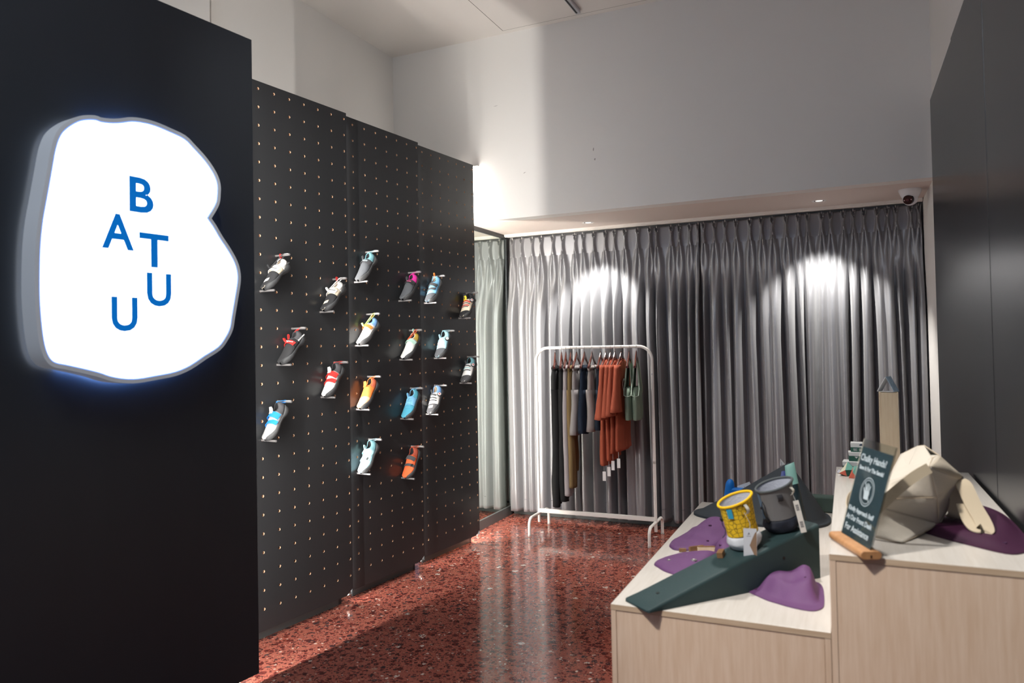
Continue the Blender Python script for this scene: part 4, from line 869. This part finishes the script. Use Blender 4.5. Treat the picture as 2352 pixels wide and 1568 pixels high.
G().tube([pc+Yc*.05, pc+Yc*.075, sidept(ca_+.45, .150, .064, .004)], .0007, 5).obj('tag_string', MATS['white_string'], th)

GREYF = cloth('heather_grey', (.17, .17, .175), .85, 1.0)
th, M, ring = chalkbag('heather grey chalk bag with a black base, behind the yellow one', on_wedge(.865, .075), WN+Vector((-.02, .02, .06)), .0655, .185, R(30),
    dict(base=(.018, .022, .034), bm=GREYF, rim=(.075, .085, .09), lin=(.42, .44, .50)), .86, 'g')
inv3 = M.to_3x3().inverted(); cv = (inv3 @ Vector((.13, -1, 0))); ca_ = math.atan2(cv.y, cv.x)
g = G().loft([[tuple(sidept(ca_-1.5+.5*k/4, z, .0655*f, .0012, .86)) for k in range(5)] for z, f in ((.06, .96), (.09, .955), (.125, .97), (.165, 1.02))], closed=False, cap=False)
g.obj('blue_side_panel', cloth('slate_blue', (.10, .16, .24), .8, .8), th)
patchloop(th, ca_+.25, .155, .130, .067, .020, 'black_pull_tab', mat('cord_black', (.012, .012, .016), .5), .010)
patchloop(th, ca_+1.0, .172, .140, .068, .012, 'brush_loop', MATS['pale_grey_webbing'], .014)
patchloop(th, ca_-1.0, .110, .100, .066, .012, 'black_pull_tab', MATS['cord_black'], .004)
c = sidept(ca_-.75, .060, .066, .004, .86); o = G(); sphere(o, c, .009, 12, 8, (1, 1, 1.3)); o.obj('cord_lock', MATS['cord_black'], th)
t0 = sidept(ca_-.80, .135, .067, .004, .86)
G().tube([t0, t0+Vector((-.008, -.004, -.015)), t0+Vector((-.007, -.006, -.040)), c], .0014, 6).obj('cord', MATS['cord_navy'], th)
G().tube([t0, t0+Vector((.004, -.004, -.020)), c+Vector((.003, 0, .03)), c], .0014, 6).obj('cord', MATS['cord_navy'], th)
iv = M.inverted().to_3x3(); Xc = (iv @ Vector((.90, .40, .18))).normalized(); Yc = iv @ Vector((-.26, .05, .96)); Yc = (Yc-Xc*Yc.dot(Xc)).normalized()
pc = sidept(ca_+.95, .058, .072, .016, .86)
FM = card(th, pc, Xc, Yc, .021, .118, mat('cream_label', (.62, .60, .56), .5), 'barcode_label')
for k, yy in enumerate((.032, -.030)):
    g = G()
    for q in range(9): g.box((-.006, yy+.011-.0026*q, 0), (.006, yy+.011-.0026*q+(.0014 if q % 3 else .0008), .0002), FM)
    g.obj('barcode', MATS['tag_ink'], th, smooth=False)
G().tube([pc+Yc*.059, sidept(ca_+1.0, .150, .068, .006, .86)], .0009, 5).obj('tag_string', MATS['white_string'], th)

# ------------------------------------------------------------------ purple holds (rings from an outline up to a ridge)
def hold(name, label, cat, outline, z0, ridge, H, m, prof, holes=(), nr=16, lip=.004, bumps=None, seed=0, group=None, dens=4, holem=None, wob=.004):
    P = densify(outline, dens) if dens > 1 else outline
    cx = sum(p[0] for p in P)/len(P); cy = sum(p[1] for p in P)/len(P)
    th = thing(name, label, cat, loc=(cx, cy, z0), group=group)
    def tgt(p):
        a, b = Vector(ridge[0]), Vector(ridge[1]); d = b-a; t = max(0, min(1, (Vector(p)-a).dot(d)/max(1e-9, d.dot(d)))); return a+d*t, t
    def hgt(r, t, x, y):
        h = prof(r)*lerp(H[0], H[1], t)
        if bumps: h += bumps(x, y)*min(1, (1-r)*5)
        h += wob*noise.noise(Vector((x*14, y*14, seed)))*min(1, (1-r)*4)*2
        return max(h, 0)+lip
    rings = [[(p[0], p[1], z0+.0005) for p in P]]
    for k in range(nr+1):
        r = 1-(k/nr)*.999
        row = []
        for p in P:
            q, t = tgt(p); x, y = lerp(q.x, p[0], r), lerp(q.y, p[1], r); row.append((x, y, z0+hgt(r, t, x, y)))
        rings.append(row)
    g = G().loft(rings, cap=False); g.obj('body', m, th, world=True, angle=70)
    for (x, y, r) in holes:
        # surface height below the hole: nearest ring vertex
        zz = min(((v[0]-x)**2+(v[1]-y)**2, v[2]) for rr in rings for v in rr)[1]
        N = 16; c_ = lambda q, dz: [(x+q*math.cos(2*math.pi*k/N), y+q*math.sin(2*math.pi*k/N), zz+dz) for k in range(N)]
        G().loft([c_(r*1.25, -.001), c_(r*1.12, .0022), c_(r*.9, .0012), c_(r*.85, .0006), c_(.0003, .0006)], cap=False).obj('bolt_hole', holem or mat('bolt_recess', (.004, .005, .005), .5), th, world=True)
    return th
PUR = mat('purple_resin', (.135, .052, .155), .62, bump=(260, .6), var=(10, .15)); PURD = mat('deep_purple_resin', (.050, .011, .038), .6, spec=.25, bump=(260, .5), var=(8, .12))
PH = mat('purple_recess', (.05, .012, .05), .7)
dome = lambda r: (1-r**2)**.62
P1 = [(-.724, 3.238), (-.694, 3.214), (-.610, 3.246), (-.552, 3.329), (-.519, 3.415), (-.50, 3.56), (-.545, 3.70), (-.60, 3.74), (-.655, 3.68), (-.70, 3.50), (-.738, 3.36), (-.742, 3.28)]
hold('climbing_hold', 'rounded purple climbing hold nearest the dark hat-shaped volume', 'climbing hold', P1, ZL, ((-.68, 3.33), (-.59, 3.60)), (.022, .060), PUR, dome, [(-.60, 3.50, .006), (-.585, 3.34, .005)], seed=1, holem=PH)
P2 = [(-.738, 2.985), (-.715, 2.945), (-.669, 2.895), (-.608, 2.872), (-.570, 2.93), (-.545, 3.02), (-.520, 3.13), (-.512, 3.20), (-.56, 3.215), (-.62, 3.19), (-.675, 3.135), (-.715, 3.065)]
hold('climbing_hold', 'flat pointed purple climbing hold with two bolt holes, beside the green wedge', 'climbing hold', P2, ZL, ((-.68, 3.02), (-.56, 3.12)), (.020, .028), PUR, dome, [(-.678, 2.985, .0065), (-.585, 3.02, .010)], seed=3, wob=.002, holem=mat('steel_bolt', (.30, .28, .28), .4, .6))
P3 = [(-.535, 3.215), (-.50, 3.16), (-.455, 3.18), (-.43, 3.26), (-.435, 3.36), (-.47, 3.40), (-.51, 3.36), (-.54, 3.29)]
hold('climbing_hold', 'small purple climbing hold mostly hidden behind the yellow chalk bag', 'climbing hold', P3, ZL, ((-.50, 3.25), (-.47, 3.32)), (.055, .07), PUR, dome, [(-.508, 3.20, .005)], seed=5, holem=PH)
P4 = [(-.346, 2.772), (-.31, 2.735), (-.274, 2.702), (-.235, 2.680), (-.202, 2.663), (-.150, 2.648), (-.118, 2.655), (-.098, 2.690), (-.094, 2.74), (-.097, 2.83), (-.105, 2.92), (-.125, 2.965), (-.175, 2.96), (-.24, 2.93), (-.30, 2.87), (-.335, 2.81)]
def b4(x, y):
    v = .020*math.exp(-((x+.165)**2+(y-2.885)**2)/.0011)-.012*math.exp(-((x+.20)**2+(y-2.80)**2)/.0012)+.008*math.exp(-((x+.245)**2+(y-2.84)**2)/.0009)
    return v
hold('climbing_hold', 'domed purple climbing hold at the near right corner of the lower bench', 'climbing hold', P4, ZL, ((-.235, 2.845), (-.165, 2.865)), (.055, .062), PUR, lambda r: (1-smooth(.34, .80, r))*.84+.16*(1-r), [(-.322, 2.785, .005)], seed=8, bumps=b4, nr=22, holem=PH)
# slot in the domed hold
o = G(); sl = bpy.data.objects['climbing_hold.003']
G().tube([(-.158, 2.815, ZL+.062), (-.146, 2.805, ZL+.046), (-.138, 2.80, ZL+.033)], .0045, 10).obj('slot', PH, sl, world=True)
P5 = [(.215, 2.88), (.26, 2.80), (.33, 2.73), (.42, 2.655), (.47, 2.68), (.505, 2.76), (.516, 2.90), (.518, 3.05), (.512, 3.20), (.49, 3.31), (.45, 3.38), (.40, 3.33), (.32, 3.16), (.25, 3.02)]
hold('climbing_hold', 'large dark plum climbing hold lying under the canvas bag', 'climbing hold', P5, ZU, ((.34, 2.95), (.42, 3.05)), (.016, .020), PURD, lambda r: (1-smooth(.55, 1, r)), [(.432, 2.74, .0055)], seed=9, wob=.001, holem=PH)

# ------------------------------------------------------------------ hat-shaped volume
HT = [(-.757, 3.93), (-.735, 3.885), (-.687, 3.845), (-.60, 3.80), (-.48, 3.765), (-.36, 3.76), (-.25, 3.775), (-.165, 3.81), (-.115, 3.87), (-.095, 3.95), (-.10, 4.05), (-.13, 4.13), (-.20, 4.18), (-.32, 4.20), (-.48, 4.19), (-.62, 4.15), (-.70, 4.08), (-.748, 4.0)]
def hatprof(r):
    return 0 if r > .90 else ((.90-r)/.90)**.92
DK = mat('charcoal_resin', (.028, .036, .045), .7, bump=(350, .8), var=(20, .15))
hold('climbing_volume', 'big charcoal hat-shaped climbing volume with a flat rim, at the bench far end', 'climbing volume', HT, ZL, ((-.56, 3.98), (-.285, 4.0)), (.095, .270), DK, hatprof, [], seed=11, lip=.012, nr=20, wob=.001)
# blue hold and white cards behind the volume
g = G(); Mx = Matrix.Translation((-.605, 4.17, ZL))
th = thing('climbing_hold', 'bright blue climbing hold poking up behind the hat-shaped volume', 'climbing hold', loc=(-.60, 4.17, ZL))
secs = []
for k in range(9):
    u = k/8; secs.append([( -.012+.012*u+lerp(.036, .022, u**.8)*math.cos(2*math.pi*q/16)*(1 if u < .99 else .4), .022*math.sin(2*math.pi*q/16)*(1 if u < .99 else .4), .152*u if u < .9 else .137+.015*math.sin(R((u-.9)*900))) for q in range(16)])
BLU = mat('bright_blue_resin', (.01, .20, .68), .45)
G().loft(secs).obj('upright_horn', BLU, th, sub=1)
G().box((.0, -.02, 0), (.075, .02, .105)).obj('block', BLU, th, bevel=.01)
# chalk pouch with pale teal seal, leaning against the volume, and small blue packet
def pouch(name, label, cat, bl, br, tl, tr, ymid, th_, m, seal=None, sealm=None, zip_=True):
    """standing foil pouch given by its four corners"""
    B0, B1, T0, T1 = map(Vector, (bl, br, tl, tr)); c = (B0+B1)/2; th = thing(name, label, cat, loc=c)
    nv = (B1-B0).cross(T0-B0).normalized()
    if nv.y > 0: nv = -nv
    def pt(u, v, s): 
        return lerp(lerp(B0, B1, u), lerp(T0, T1, u), v)+nv*s*th_*(math.sin(math.pi*u)**.6)*(1-v**2)**.5
    v1 = 1-(seal or 0)
    for nm, a, b, mm in (('body', 0, v1, m),)+((('top_seal', v1, 1, sealm),) if seal else ()):
        g = G(); rings = []
        for j in range(9):
            v = lerp(a, b, j/8); ring = [pt(k/8, v, 1)+nv*.0008 for k in range(9)]+[pt(1-k/8, v, -1)-nv*.0008 for k in range(9)]; rings.append([tuple(p) for p in ring])
        g.loft(rings); g.obj(nm, mm, th, world=True, angle=50)
    return th, pt, nv
POU = mat('dark_teal_foil', (.014, .026, .032), .28, bump=(40, .8)); SEA = mat('pale_teal_seal', (.20, .40, .36), .5)
th, pt, nv = pouch('chalk_pouch', 'dark teal foil chalk pouch with a pale green top, leaning on the charcoal volume', 'chalk pouch', (-.255, 3.60, ZL+.001), (-.178, 3.66, ZL+.001), (-.285, 3.74, 1.005), (-.245, 3.76, 1.022), 0, .022, POU, .30, SEA)
FMx = frame(pt(.72, .18, 1)+nv*.002, (B := (Vector((-.178, 3.66, 0))-Vector((-.255, 3.60, 0))).normalized()), nv.cross(B)*(-1 if nv.cross(B).z < 0 else 1), nv)
g = G()
for q in range(5): g.box((-.010+.004*q, -.020+.003*(q % 2), 0), (-.0085+.004*q, .020, .0004), FMx)
g.obj('printed_lines', mat('pouch_ink', (.12, .18, .19), .5), th, smooth=False)
pouch('chalk_packet', 'small dark blue packet tucked behind the pale green pouch top', 'packet', (-.325, 3.76, .86), (-.262, 3.78, .86), (-.305, 3.80, .968), (-.258, 3.81, .975), 0, .008, mat('royal_blue_foil', (.02, .04, .22), .35))
for nm, (x, y, z, sx, sz, ry) in (('white paper label lying on the slope behind the blue hold', (-.53, 4.19, .812, .036, .013, -.40)), ('white paper triangle sticking up behind the volume peak', (-.335, 4.18, .955, .014, .018, -.3))):
    th = thing('paper_label', nm, 'paper label', loc=(x, y, ZL))
    Mx = Matrix.Translation((0, 0, z-ZL)) @ Matrix.Rotation(ry, 4, 'Y')
    g = G()
    if 'triangle' in nm: g.add([(-sx, -.0006, -sz), (sx, -.0006, -sz), (0, -.0006, sz), (-sx, .0006, -sz), (sx, .0006, -sz), (0, .0006, sz)], [(0, 1, 2), (5, 4, 3), (0, 3, 4, 1), (1, 4, 5, 2), (2, 5, 3, 0)], Mx)
    else: g.box((-sx, -.0006, -sz), (sx, .0006, sz), Mx)
    g.obj('card', mat('white_card', (.8, .8, .8), .6), th, smooth=False)
    G().cyl((0, 0, 0.0005), (0, 0, z-ZL), .0015, n=6).obj('card_stem', mat('clear_grey_plastic', (.4, .4, .42), .3), th)
# green bolster at the far end
th = thing('foam_block', 'dull green foam block at the far right corner of the lower bench', 'foam block', loc=(-.13, 4.21, ZL))
G().box((-.25, 4.175, ZL+.0006), (-.072, 4.24, ZL+.086)).obj('block', mat('dull_green_foam', (.075, .115, .10), .8, bump=(200, .4)), th, world=True, bevel=.012)
# little wooden pieces
for lab, c, s3, rz, rx, m in (
    ('small brown wooden block on the slope of the green wedge', on_wedge(.50, .095)+WN*.011, (.018, .011, .011), .9, .25, WOODB),
    ('cream and brown wooden brush lying between the purple holds', Vector((-.575, 3.245, ZL+.0105)), (.038, .012, .010), .35, 0, WOODP),
    ('thin dark wooden stick propped beside the cream brush', Vector((-.615, 3.235, ZL+.0105)), (.035, .006, .010), .75, 0, WOODB),
    ('tiny brown wooden chip beside the pointed purple hold', Vector((-.668, 3.205, ZL+.0075)), (.015, .006, .007), .3, 0, WOODB)):
    Mx = Matrix.Translation(c) @ Matrix.Rotation(rz, 4, 'Z') @ Matrix.Rotation(rx, 4, 'X')
    if 'slope' in lab: 
        Zw = WN; Xw = (WM.to_3x3() @ Vector((math.cos(slope), 0, math.sin(slope)))); Xw = Matrix.Rotation(.6, 3, Zw) @ Xw; Mx = frame(c, Xw, Zw.cross(Xw), Zw)
    th = thing('wooden_block', lab, 'wooden block', M=Mx)
    G().box(tuple(-q for q in s3), s3).obj('block', m, th, smooth=False, bevel=.0015)
    if 'brush' in lab: G().box((-s3[0]*.95, -s3[1]*.9, s3[2]), (s3[0]*.95, s3[1]*.2, s3[2]+.003)).obj('brown_cap', WOODB, th, smooth=False)

# ------------------------------------------------------------------ acrylic counter sign
BL = Vector((-.035, 2.670, ZU)); u_ = Vector((.084, -.204, 0)).normalized(); nb = Vector((-u_.y, u_.x, 0))   # nb points backwards
ta = R(15.5); upv = Vector((0, 0, math.cos(ta)))+nb*math.sin(ta); fr = u_.cross(upv)
MS = frame(BL+u_*.11, u_, nb, (0, 0, 1))
th = thing('counter_sign', 'dark blue-green printed sign in a clear acrylic holder with a wooden foot', 'counter sign', M=MS)
g = G(); prof = rrect(.062, .024, .011); rings = [[(x, y_-.004, z_+.0125) for (y_, z_) in prof] for x in (-.122, .122)]
g.loft(rings); g.obj('wooden_foot', WOODO, th, bevel=.001)
for sx in (-1, 1): G().box((sx*.1222-.0004, -.0065, .0045), (sx*.1222+.0004, -.0020, .013)).obj('slot_end', mat('slot_black', (.01, .005, .003), .8), th, smooth=False)
Mi = MS.inverted(); 
MP = Mi @ frame(BL+u_*.11+Vector((0, 0, .020)), u_, upv, u_.cross(upv))   # plate frame: x along, y up the plate, z towards the reader
ACR = mat('clear_acrylic', (.93, .96, .96), .04, trans=1.0, ior=1.2, spec=.35)
G().box((-.110, 0, -.0022), (.110, .322, -.0008), MP).obj('acrylic_back', ACR, th, smooth=False)
G().box((-.110, 0, .0008), (.110, .322, .0020), MP).obj('acrylic_front', ACR, th, smooth=False)
G().box((-.105, .004, -.0004), (.105, .296, .0004), MP).obj('printed_sheet', mat('teal_print', (.050, .095, .115), .6), th, smooth=False)
INK = mat('pale_ink', (.55, .64, .68), .5)
def sl_(s, x, y, sz): text('sign_lettering', s, sz, MP @ Matrix.Translation((x, y, .0023)), INK, th, ext=.0001, bold=.0007)
sl_('Chalky Hands?', -.008, .262, .0300); sl_('Save It For The Sends!', -.006, .230, .0185)
sl_('Kindly Approach Staff', -.008, .094, .0200); sl_('At Our Front Desk', -.006, .066, .0225); sl_('For Assistance', -.006, .034, .0285)
Mc = MP @ Matrix.Translation((0, .162, .0023))
g = G()
for r_ in (.046, .0385):
    c_ = [(r_*math.cos(2*math.pi*k/40), r_*math.sin(2*math.pi*k/40), 0) for k in range(41)]
    g.add([tuple(Mc @ Vector(p)) for q in (1, .95) for p in [(x*q, y*q, 0) for x, y, z in c_[:-1]]], [(k, (k+1) % 40, 40+(k+1) % 40, 40+k) for k in range(40)])
g.box((-.0015, -.037, -.0001), (.0015, .037, .0001), Mc @ Matrix.Rotation(R(40), 4, 'Z'))
g.obj('prohibition_ring', INK, th, smooth=False)
g = G()
g.add([(-.014, -.024, 0), (.012, -.024, 0), (.017, -.004, 0), (.014, .004, 0), (-.013, .004, 0), (-.018, -.008, 0)], [(0, 1, 2, 3, 4, 5)], Mc)
for x0, h_, t_ in ((-.011, .022, .10), (-.004, .027, .03), (.003, .026, -.03), (.010, .021, -.10)):
    g.add([(x0-.0028, .002, 0), (x0+.0028, .002, 0), (x0+.0025-t_*.05, h_, 0), (x0-.0025-t_*.05, h_, 0)], [(0, 1, 2, 3)], Mc)
g.add([(-.016, -.010, 0), (-.014, .000, 0), (-.024, .012, 0), (-.028, .009, 0)], [(0, 1, 2, 3)], Mc)
g.obj('hand_symbol', INK, th, smooth=False)

# ------------------------------------------------------------------ canvas tote bag
CAN = mat('natural_canvas', (.72, .65, .55), .85, bump=(420, .8), sheen=.2, var=(6, .05))
CANI = mat('canvas_inside', (.62, .54, .43), .9, bump=(420, .6))
V = dict(a=(.070, 2.73, .943), b=(.142, 2.676, .943), c=(.275, 2.93, .957), d=(.318, 3.06, .99), e=(.237, 2.80, 1.174), f=(.261, 2.84, 1.105), g=(.344, 3.00, 1.105), h=(.362, 3.04, 1.105),
         i=(.284, 2.98, 1.187), j=(.245, 3.06, 1.210), k=(.227, 3.10, 1.201), l=(.172, 3.12, 1.165), m=(.110, 2.87, 1.098), n=(.085, 2.76, 1.030), o=(.163, 2.90, 1.112), p=(.261, 2.95, 1.181))
th = thing('canvas_bag', 'cream canvas tote bag slumped on its side on the taller bench', 'bag', loc=(.2, 2.85, ZU))
def patch(g, c00, c10, c11, c01, n=10, bulge=0.0, sag=0.0, seed=0, wr=.004):
    A, B, Cc_, D = map(Vector, (c00, c10, c11, c01)); nv = (B-A).cross(D-A).normalized(); rows = []
    for j in range(n+1):
        v = j/n; row = []
        for i in range(n+1):
            u = i/n; p = lerp(lerp(A, B, u), lerp(D, Cc_, u), v); e_ = math.sin(math.pi*u)*math.sin(math.pi*v)
            p = p+nv*(bulge*e_+wr*noise.noise(Vector((p.x*16, p.y*16, p.z*16+seed)))*min(1, e_*3)); p.z -= sag*e_; row.append(tuple(p))
        rows.append(row)
    return g.loft(rows, closed=False, cap=False)
v = V
def bagpart(nm, quads, m=CAN):
    g = G()
    for q in quads: patch(g, *[v[c] if isinstance(c, str) else c for c in q[0]], n=12, bulge=q[1], seed=len(nm), wr=q[2] if len(q) > 2 else .006)
    return g.obj(nm, m, th, world=True, angle=75, solid=.003)
# front panel lower (bulging pocket), front panel upper with folds, side gusset, flap, far side, base
mid_l = (.088, 2.78, 1.035); mid_r = (.262, 2.865, 1.060); basec = (.27, 2.925, .960)
bagpart('front_panel', [((v['a'], v['b'], basec, mid_l), .016, .012), ((mid_l, basec, mid_r, (.10, 2.80, 1.060)), .005, .006)])
bagpart('front_pocket', [(((.10, 2.80, 1.056), mid_r, v['e'], v['m']), .012, .018)])
bagpart('side_gusset', [((basec, v['d'], v['h'], mid_r), -.006, .004), ((mid_r, v['h'], v['g'], v['e']), -.004, .004)])
bagpart('opening_side', [((v['e'], v['g'], v['h'], v['i']), .008, .004)], CANI)
bagpart('flap', [((v['m'], v['e'], v['i'], v['l']), -.006, .006), ((v['o'], v['p'], v['j'], v['k']), .004, .003), ((v['l'], v['o'], v['k'], v['k']), .0, .003), ((v['o'], v['e'], v['p'], v['p']), 0, .002)])
bagpart('back_panel', [((v['l'], v['k'], v['h'], (.17, 3.10, .96)), .0, .006), (((.17, 3.10, .96), v['h'], v['d'], (.20, 3.06, .948)), 0, .004), ((v['k'], v['j'], v['i'], v['h']), .0, .003)])
bagpart('bag_base', [((v['a'], v['b'], v['c'], (.15, 3.0, .948)), 0, .001), (((.15, 3.0, .948), v['c'], v['d'], (.20, 3.06, .948)), 0, .001), ((mid_l, v['a'], (.15, 3.0, .948), v['m']), .0, .004), ((v['m'], (.15, 3.0, .948), (.17, 3.10, .96), v['l']), 0, .004)])
def seam(pts, r=.0018): G().tube(pts, r, 6).obj('seam_piping', mat('canvas_seam', (.52, .43, .32), .8), th, world=True)
seam([v['a'], v['b'], lerp(Vector(v['b']), Vector(basec), .5)+Vector((.002, 0, -.002)), basec, lerp(Vector(basec), Vector(mid_r), .5)+Vector((.003, -.004, 0)), mid_r, v['e']])
seam([v['e'], v['p'], v['i'], v['j'], v['k'], v['l']], .0022); seam([v['i'], v['h'], lerp(Vector(v['h']), Vector(v['d']), .5), v['d']], .002)
seam([(.10, 2.80, 1.056), lerp(Vector((.10, 2.80, 1.056)), Vector(mid_r), .5)+Vector((.0, -.012, .004)), mid_r], .002)
# webbing handles
def web(pts, sd, wd): G().ribbon(pts, sd, wd, .0016).obj('webbing_handle', mat('cream_webbing', (.60, .50, .36), .85, bump=(600, .8)), th, world=True)
def cr_(P, n=6):
    P = [Vector(p) for p in P]; P = [P[0]]+P+[P[-1]]; out = []
    for i in range(1, len(P)-2):
        for k in range(n):
            t = k/n; p0, p1, p2, p3 = P[i-1:i+3]; out.append(.5*((2*p1)+(-p0+p2)*t+(2*p0-5*p1+4*p2-p3)*t*t+(-p0+3*p1-3*p2+p3)*t**3))
    return out+[P[-2]]
web(cr_([(.236, 2.785, 1.172), (.185, 2.765, 1.140), (.121, 2.735, 1.085), (.070, 2.735, 1.030), (.020, 2.75, 1.000), (-.012, 2.80, 1.005), (.000, 2.86, 1.045), (.06, 2.88, 1.085)]), (-.15, .1, .98), .034)
web(cr_([(.345, 3.005, 1.098), (.358, 2.985, 1.085), (.376, 2.93, 1.030), (.392, 2.89, .995), (.397, 2.856, .974), (.390, 2.832, .967), (.372, 2.85, .971), (.360, 2.89, .990), (.352, 2.94, 1.03)]), (1, .15, .0), .052)
web(cr_([(.325, 3.02, 1.09), (.335, 3.0, 1.03), (.325, 2.98, .985), (.31, 2.99, .972)]), (1, .25, -.1), .045)

# ------------------------------------------------------------------ back of the taller bench: wooden tower, cartons, paper shapes
TXm = thing('wooden_tower', 'tall slim pale wooden box tower on the taller bench', 'wooden tower', loc=(.178, 4.02, ZU))
G().box((-.043, -.03, .0006), (-.037, .03, .400)).obj('side_board', WOODP, TXm, smooth=False, bevel=.0008)
G().box((.034, -.03, .0006), (.040, .03, .400)).obj('side_board', WOODP, TXm, smooth=False, bevel=.0008)
G().box((-.0368, -.030, .0006), (.0338, -.025, .398)).obj('front_board', WOODP, TXm, smooth=False, bevel=.0008)
G().box((-.0368, .025, .0006), (.0338, .030, .398)).obj('back_board', WOODP, TXm, smooth=False)
G().box((-.0366, -.0248, .390), (.0336, .0248, .396)).obj('lid', WOODP, TXm, smooth=False)
th = thing('folded_card_stand', 'small folded triangle card stand on top of the wooden tower', 'card stand', M=Matrix.Translation((.177, 4.02, ZU+.4006)) @ Matrix.Rotation(R(-27), 4, 'Z'))
g = G(); Ml = Matrix.Translation((-.022, 0, .037)) @ Matrix.Rotation(R(30), 4, 'Y'); g.box((-.0015, -.025, -.040), (.0015, .025, .040), Ml); g.obj('white_side', mat('white_card', (.8, .8, .8), .6), th, smooth=False)
g = G(); Ml = Matrix.Translation((.020, 0, .038)) @ Matrix.Rotation(R(-28), 4, 'Y'); g.box((-.0015, -.025, -.041), (.0015, .025, .041), Ml); g.obj('printed_side', mat('blue_print_card', (.26, .34, .42), .4, var=(60, .5)), th, smooth=False)
G().box((-.036, -.025, .0006), (.034, .025, .0026)).obj('bottom_strip', MATS['white_card'], th, smooth=False)
GRN = mat('carton_green', (.03, .12, .085), .5); CW = mat('carton_white', (.78, .78, .76), .5); NVY = mat('carton_navy', (.02, .05, .10), .5); MNT = mat('carton_mint', (.22, .52, .42), .5); CRL = mat('carton_coral', (.75, .16, .10), .5); CRM = mat('carton_cream', (.78, .74, .55), .5); BRN = mat('carton_brown', (.22, .09, .05), .5)
cz = ZU+.0006
def carton(label, x, y, z, w_, d_, h_, rz, lidf=.5):
    M = Matrix.Translation((x, y, z)) @ Matrix.Rotation(rz, 4, 'Z'); th = thing('small_carton', label, 'carton', M=M, group='small stacked cartons')
    G().box((-w_/2, -d_/2, 0), (w_/2, d_/2, h_*(1-lidf))).obj('carton_body', GRN, th, smooth=False, bevel=.0006)
    g = G(); g.loft([[(x_*w_/2*1.0, y_*d_/2*1.0, h_*(1-lidf)+.0002) for x_, y_ in ((-1, -1), (1, -1), (1, 1), (-1, 1))], [(x_*w_/2*1.03, y_*d_/2*1.03, h_*.97) for x_, y_ in ((-1, -1), (1, -1), (1, 1), (-1, 1))], [(x_*w_/2*.93, y_*d_/2*.93, h_) for x_, y_ in ((-1, -1), (1, -1), (1, 1), (-1, 1))]])
    g.obj('carton_lid', CW, th, smooth=False)
    g = G(); g.add([(-w_*.12, -d_/2-.0005, h_*(1-lidf)-.003), (w_*.12, -d_/2-.0005, h_*(1-lidf)-.003), (0, -d_/2-.0005, h_*(1-lidf)-.012)], [(2, 1, 0)]); g.obj('printed_triangle', CW if lidf < .5 else NVY, th, smooth=False)
    g = G(); g.add([(w_*.22, -d_/2*1.035, h_*.72), (w_*.51, -d_/2*1.035, h_*.66), (w_*.51, -d_/2*1.035, h_*.92), (w_*.3, -d_/2*1.035, h_*.86)], [(0, 1, 2, 3)]); g.obj('navy_print', NVY, th, smooth=False)
    return th, M
carton('largest bottom carton of the small stack behind the counter sign', .012, 4.00, cz, .088, .07, .062, -.08, .35)
carton('middle green and white carton of the small stack behind the counter sign', .026, 4.005, cz+.0630, .066, .058, .044, .05, .42)
t3, M3 = carton('top green and white carton of the small stack behind the counter sign', .030, 4.008, cz+.1080, .052, .05, .044, -.05, .5)
g = G()
for q in range(5): g.box((.012+.0024*q, -.0258, .004), (.0132+.0024*q, -.0254, .018))
g.obj('barcode', CW, t3, smooth=False)
g = G()
for q in range(3): g.box((-.014, -.0257, .006+.004*q), (.004-.004*(q % 2), -.0254, .0075+.004*q))
g.obj('printed_lines', CW, t3, smooth=False)
def facet(label, x, y, pts, faces, mats_, grp='small faceted paper shapes'):
    th = thing('paper_shape', label, 'paper ornament', loc=(x, y, cz), group=grp)
    for k, (f, m) in enumerate(zip(faces, mats_)):
        g = G(); c = sum((Vector(pts[q]) for q in range(len(pts))), Vector())/len(pts); P = [Vector(pts[q]) for q in f]; fc = sum(P, Vector())/len(P); nn = (P[1]-P[0]).cross(P[2]-P[0]).normalized()
        if nn.dot(fc-c) < 0: nn = -nn
        vs = [tuple(p) for p in P]+[tuple(p-nn*.0012) for p in P]; n = len(P)
        g.add(vs, [tuple(range(n)), tuple(range(2*n-1, n-1, -1))]+[(q, (q+1) % n, n+(q+1) % n, n+q) for q in range(n)]); g.obj('facet', m, th, smooth=False)
facet('cream, coral and green faceted paper shape beside the cartons', -.012, 3.92, [(-.040, -.01, .012), (-.005, -.018, .001), (.036, .0, .030), (.0, .01, .068), (-.03, .02, 0), (.03, .03, 0), (-.012, -.02, .030)],
      [(0, 6, 3), (0, 1, 6), (6, 1, 2), (6, 2, 3), (0, 3, 4), (2, 5, 3), (4, 5, 3), (0, 1, 4), (1, 2, 5), (1, 5, 4)], [CRM, CRL, GRN, MNT, CRM, NVY, GRN, GRN, GRN, GRN])
facet('mint and coral faceted paper shape in front of the cartons', .016, 3.865, [(-.026, -.008, .0), (.012, -.012, .0), (.014, -.01, .062), (-.004, -.006, .055), (-.008, -.014, .030), (.034, .0, .04), (.03, .02, 0), (-.02, .02, 0)],
      [(0, 4, 3), (0, 1, 4), (4, 1, 2, 3), (1, 5, 2), (1, 6, 5), (0, 3, 7), (3, 2, 7), (2, 5, 6), (7, 2, 6)], [CRL, CRL, MNT, MNT, GRN, CRL, MNT, GRN, GRN])
facet('tiny brown and silver faceted paper shape near the bench far left corner', -.048, 3.985, [(-.017, -.006, .004), (.0, -.012, .0), (.019, -.004, .0), (.004, 0, .016), (-.006, .006, .020), (0, .014, 0)],
      [(0, 1, 3, 4), (1, 2, 3), (0, 4, 5), (3, 2, 5), (4, 3, 5), (0, 1, 5), (1, 2, 5)], [mat('silver_card', (.6, .6, .66), .3), BRN, BRN, CRL, BRN, BRN, BRN])
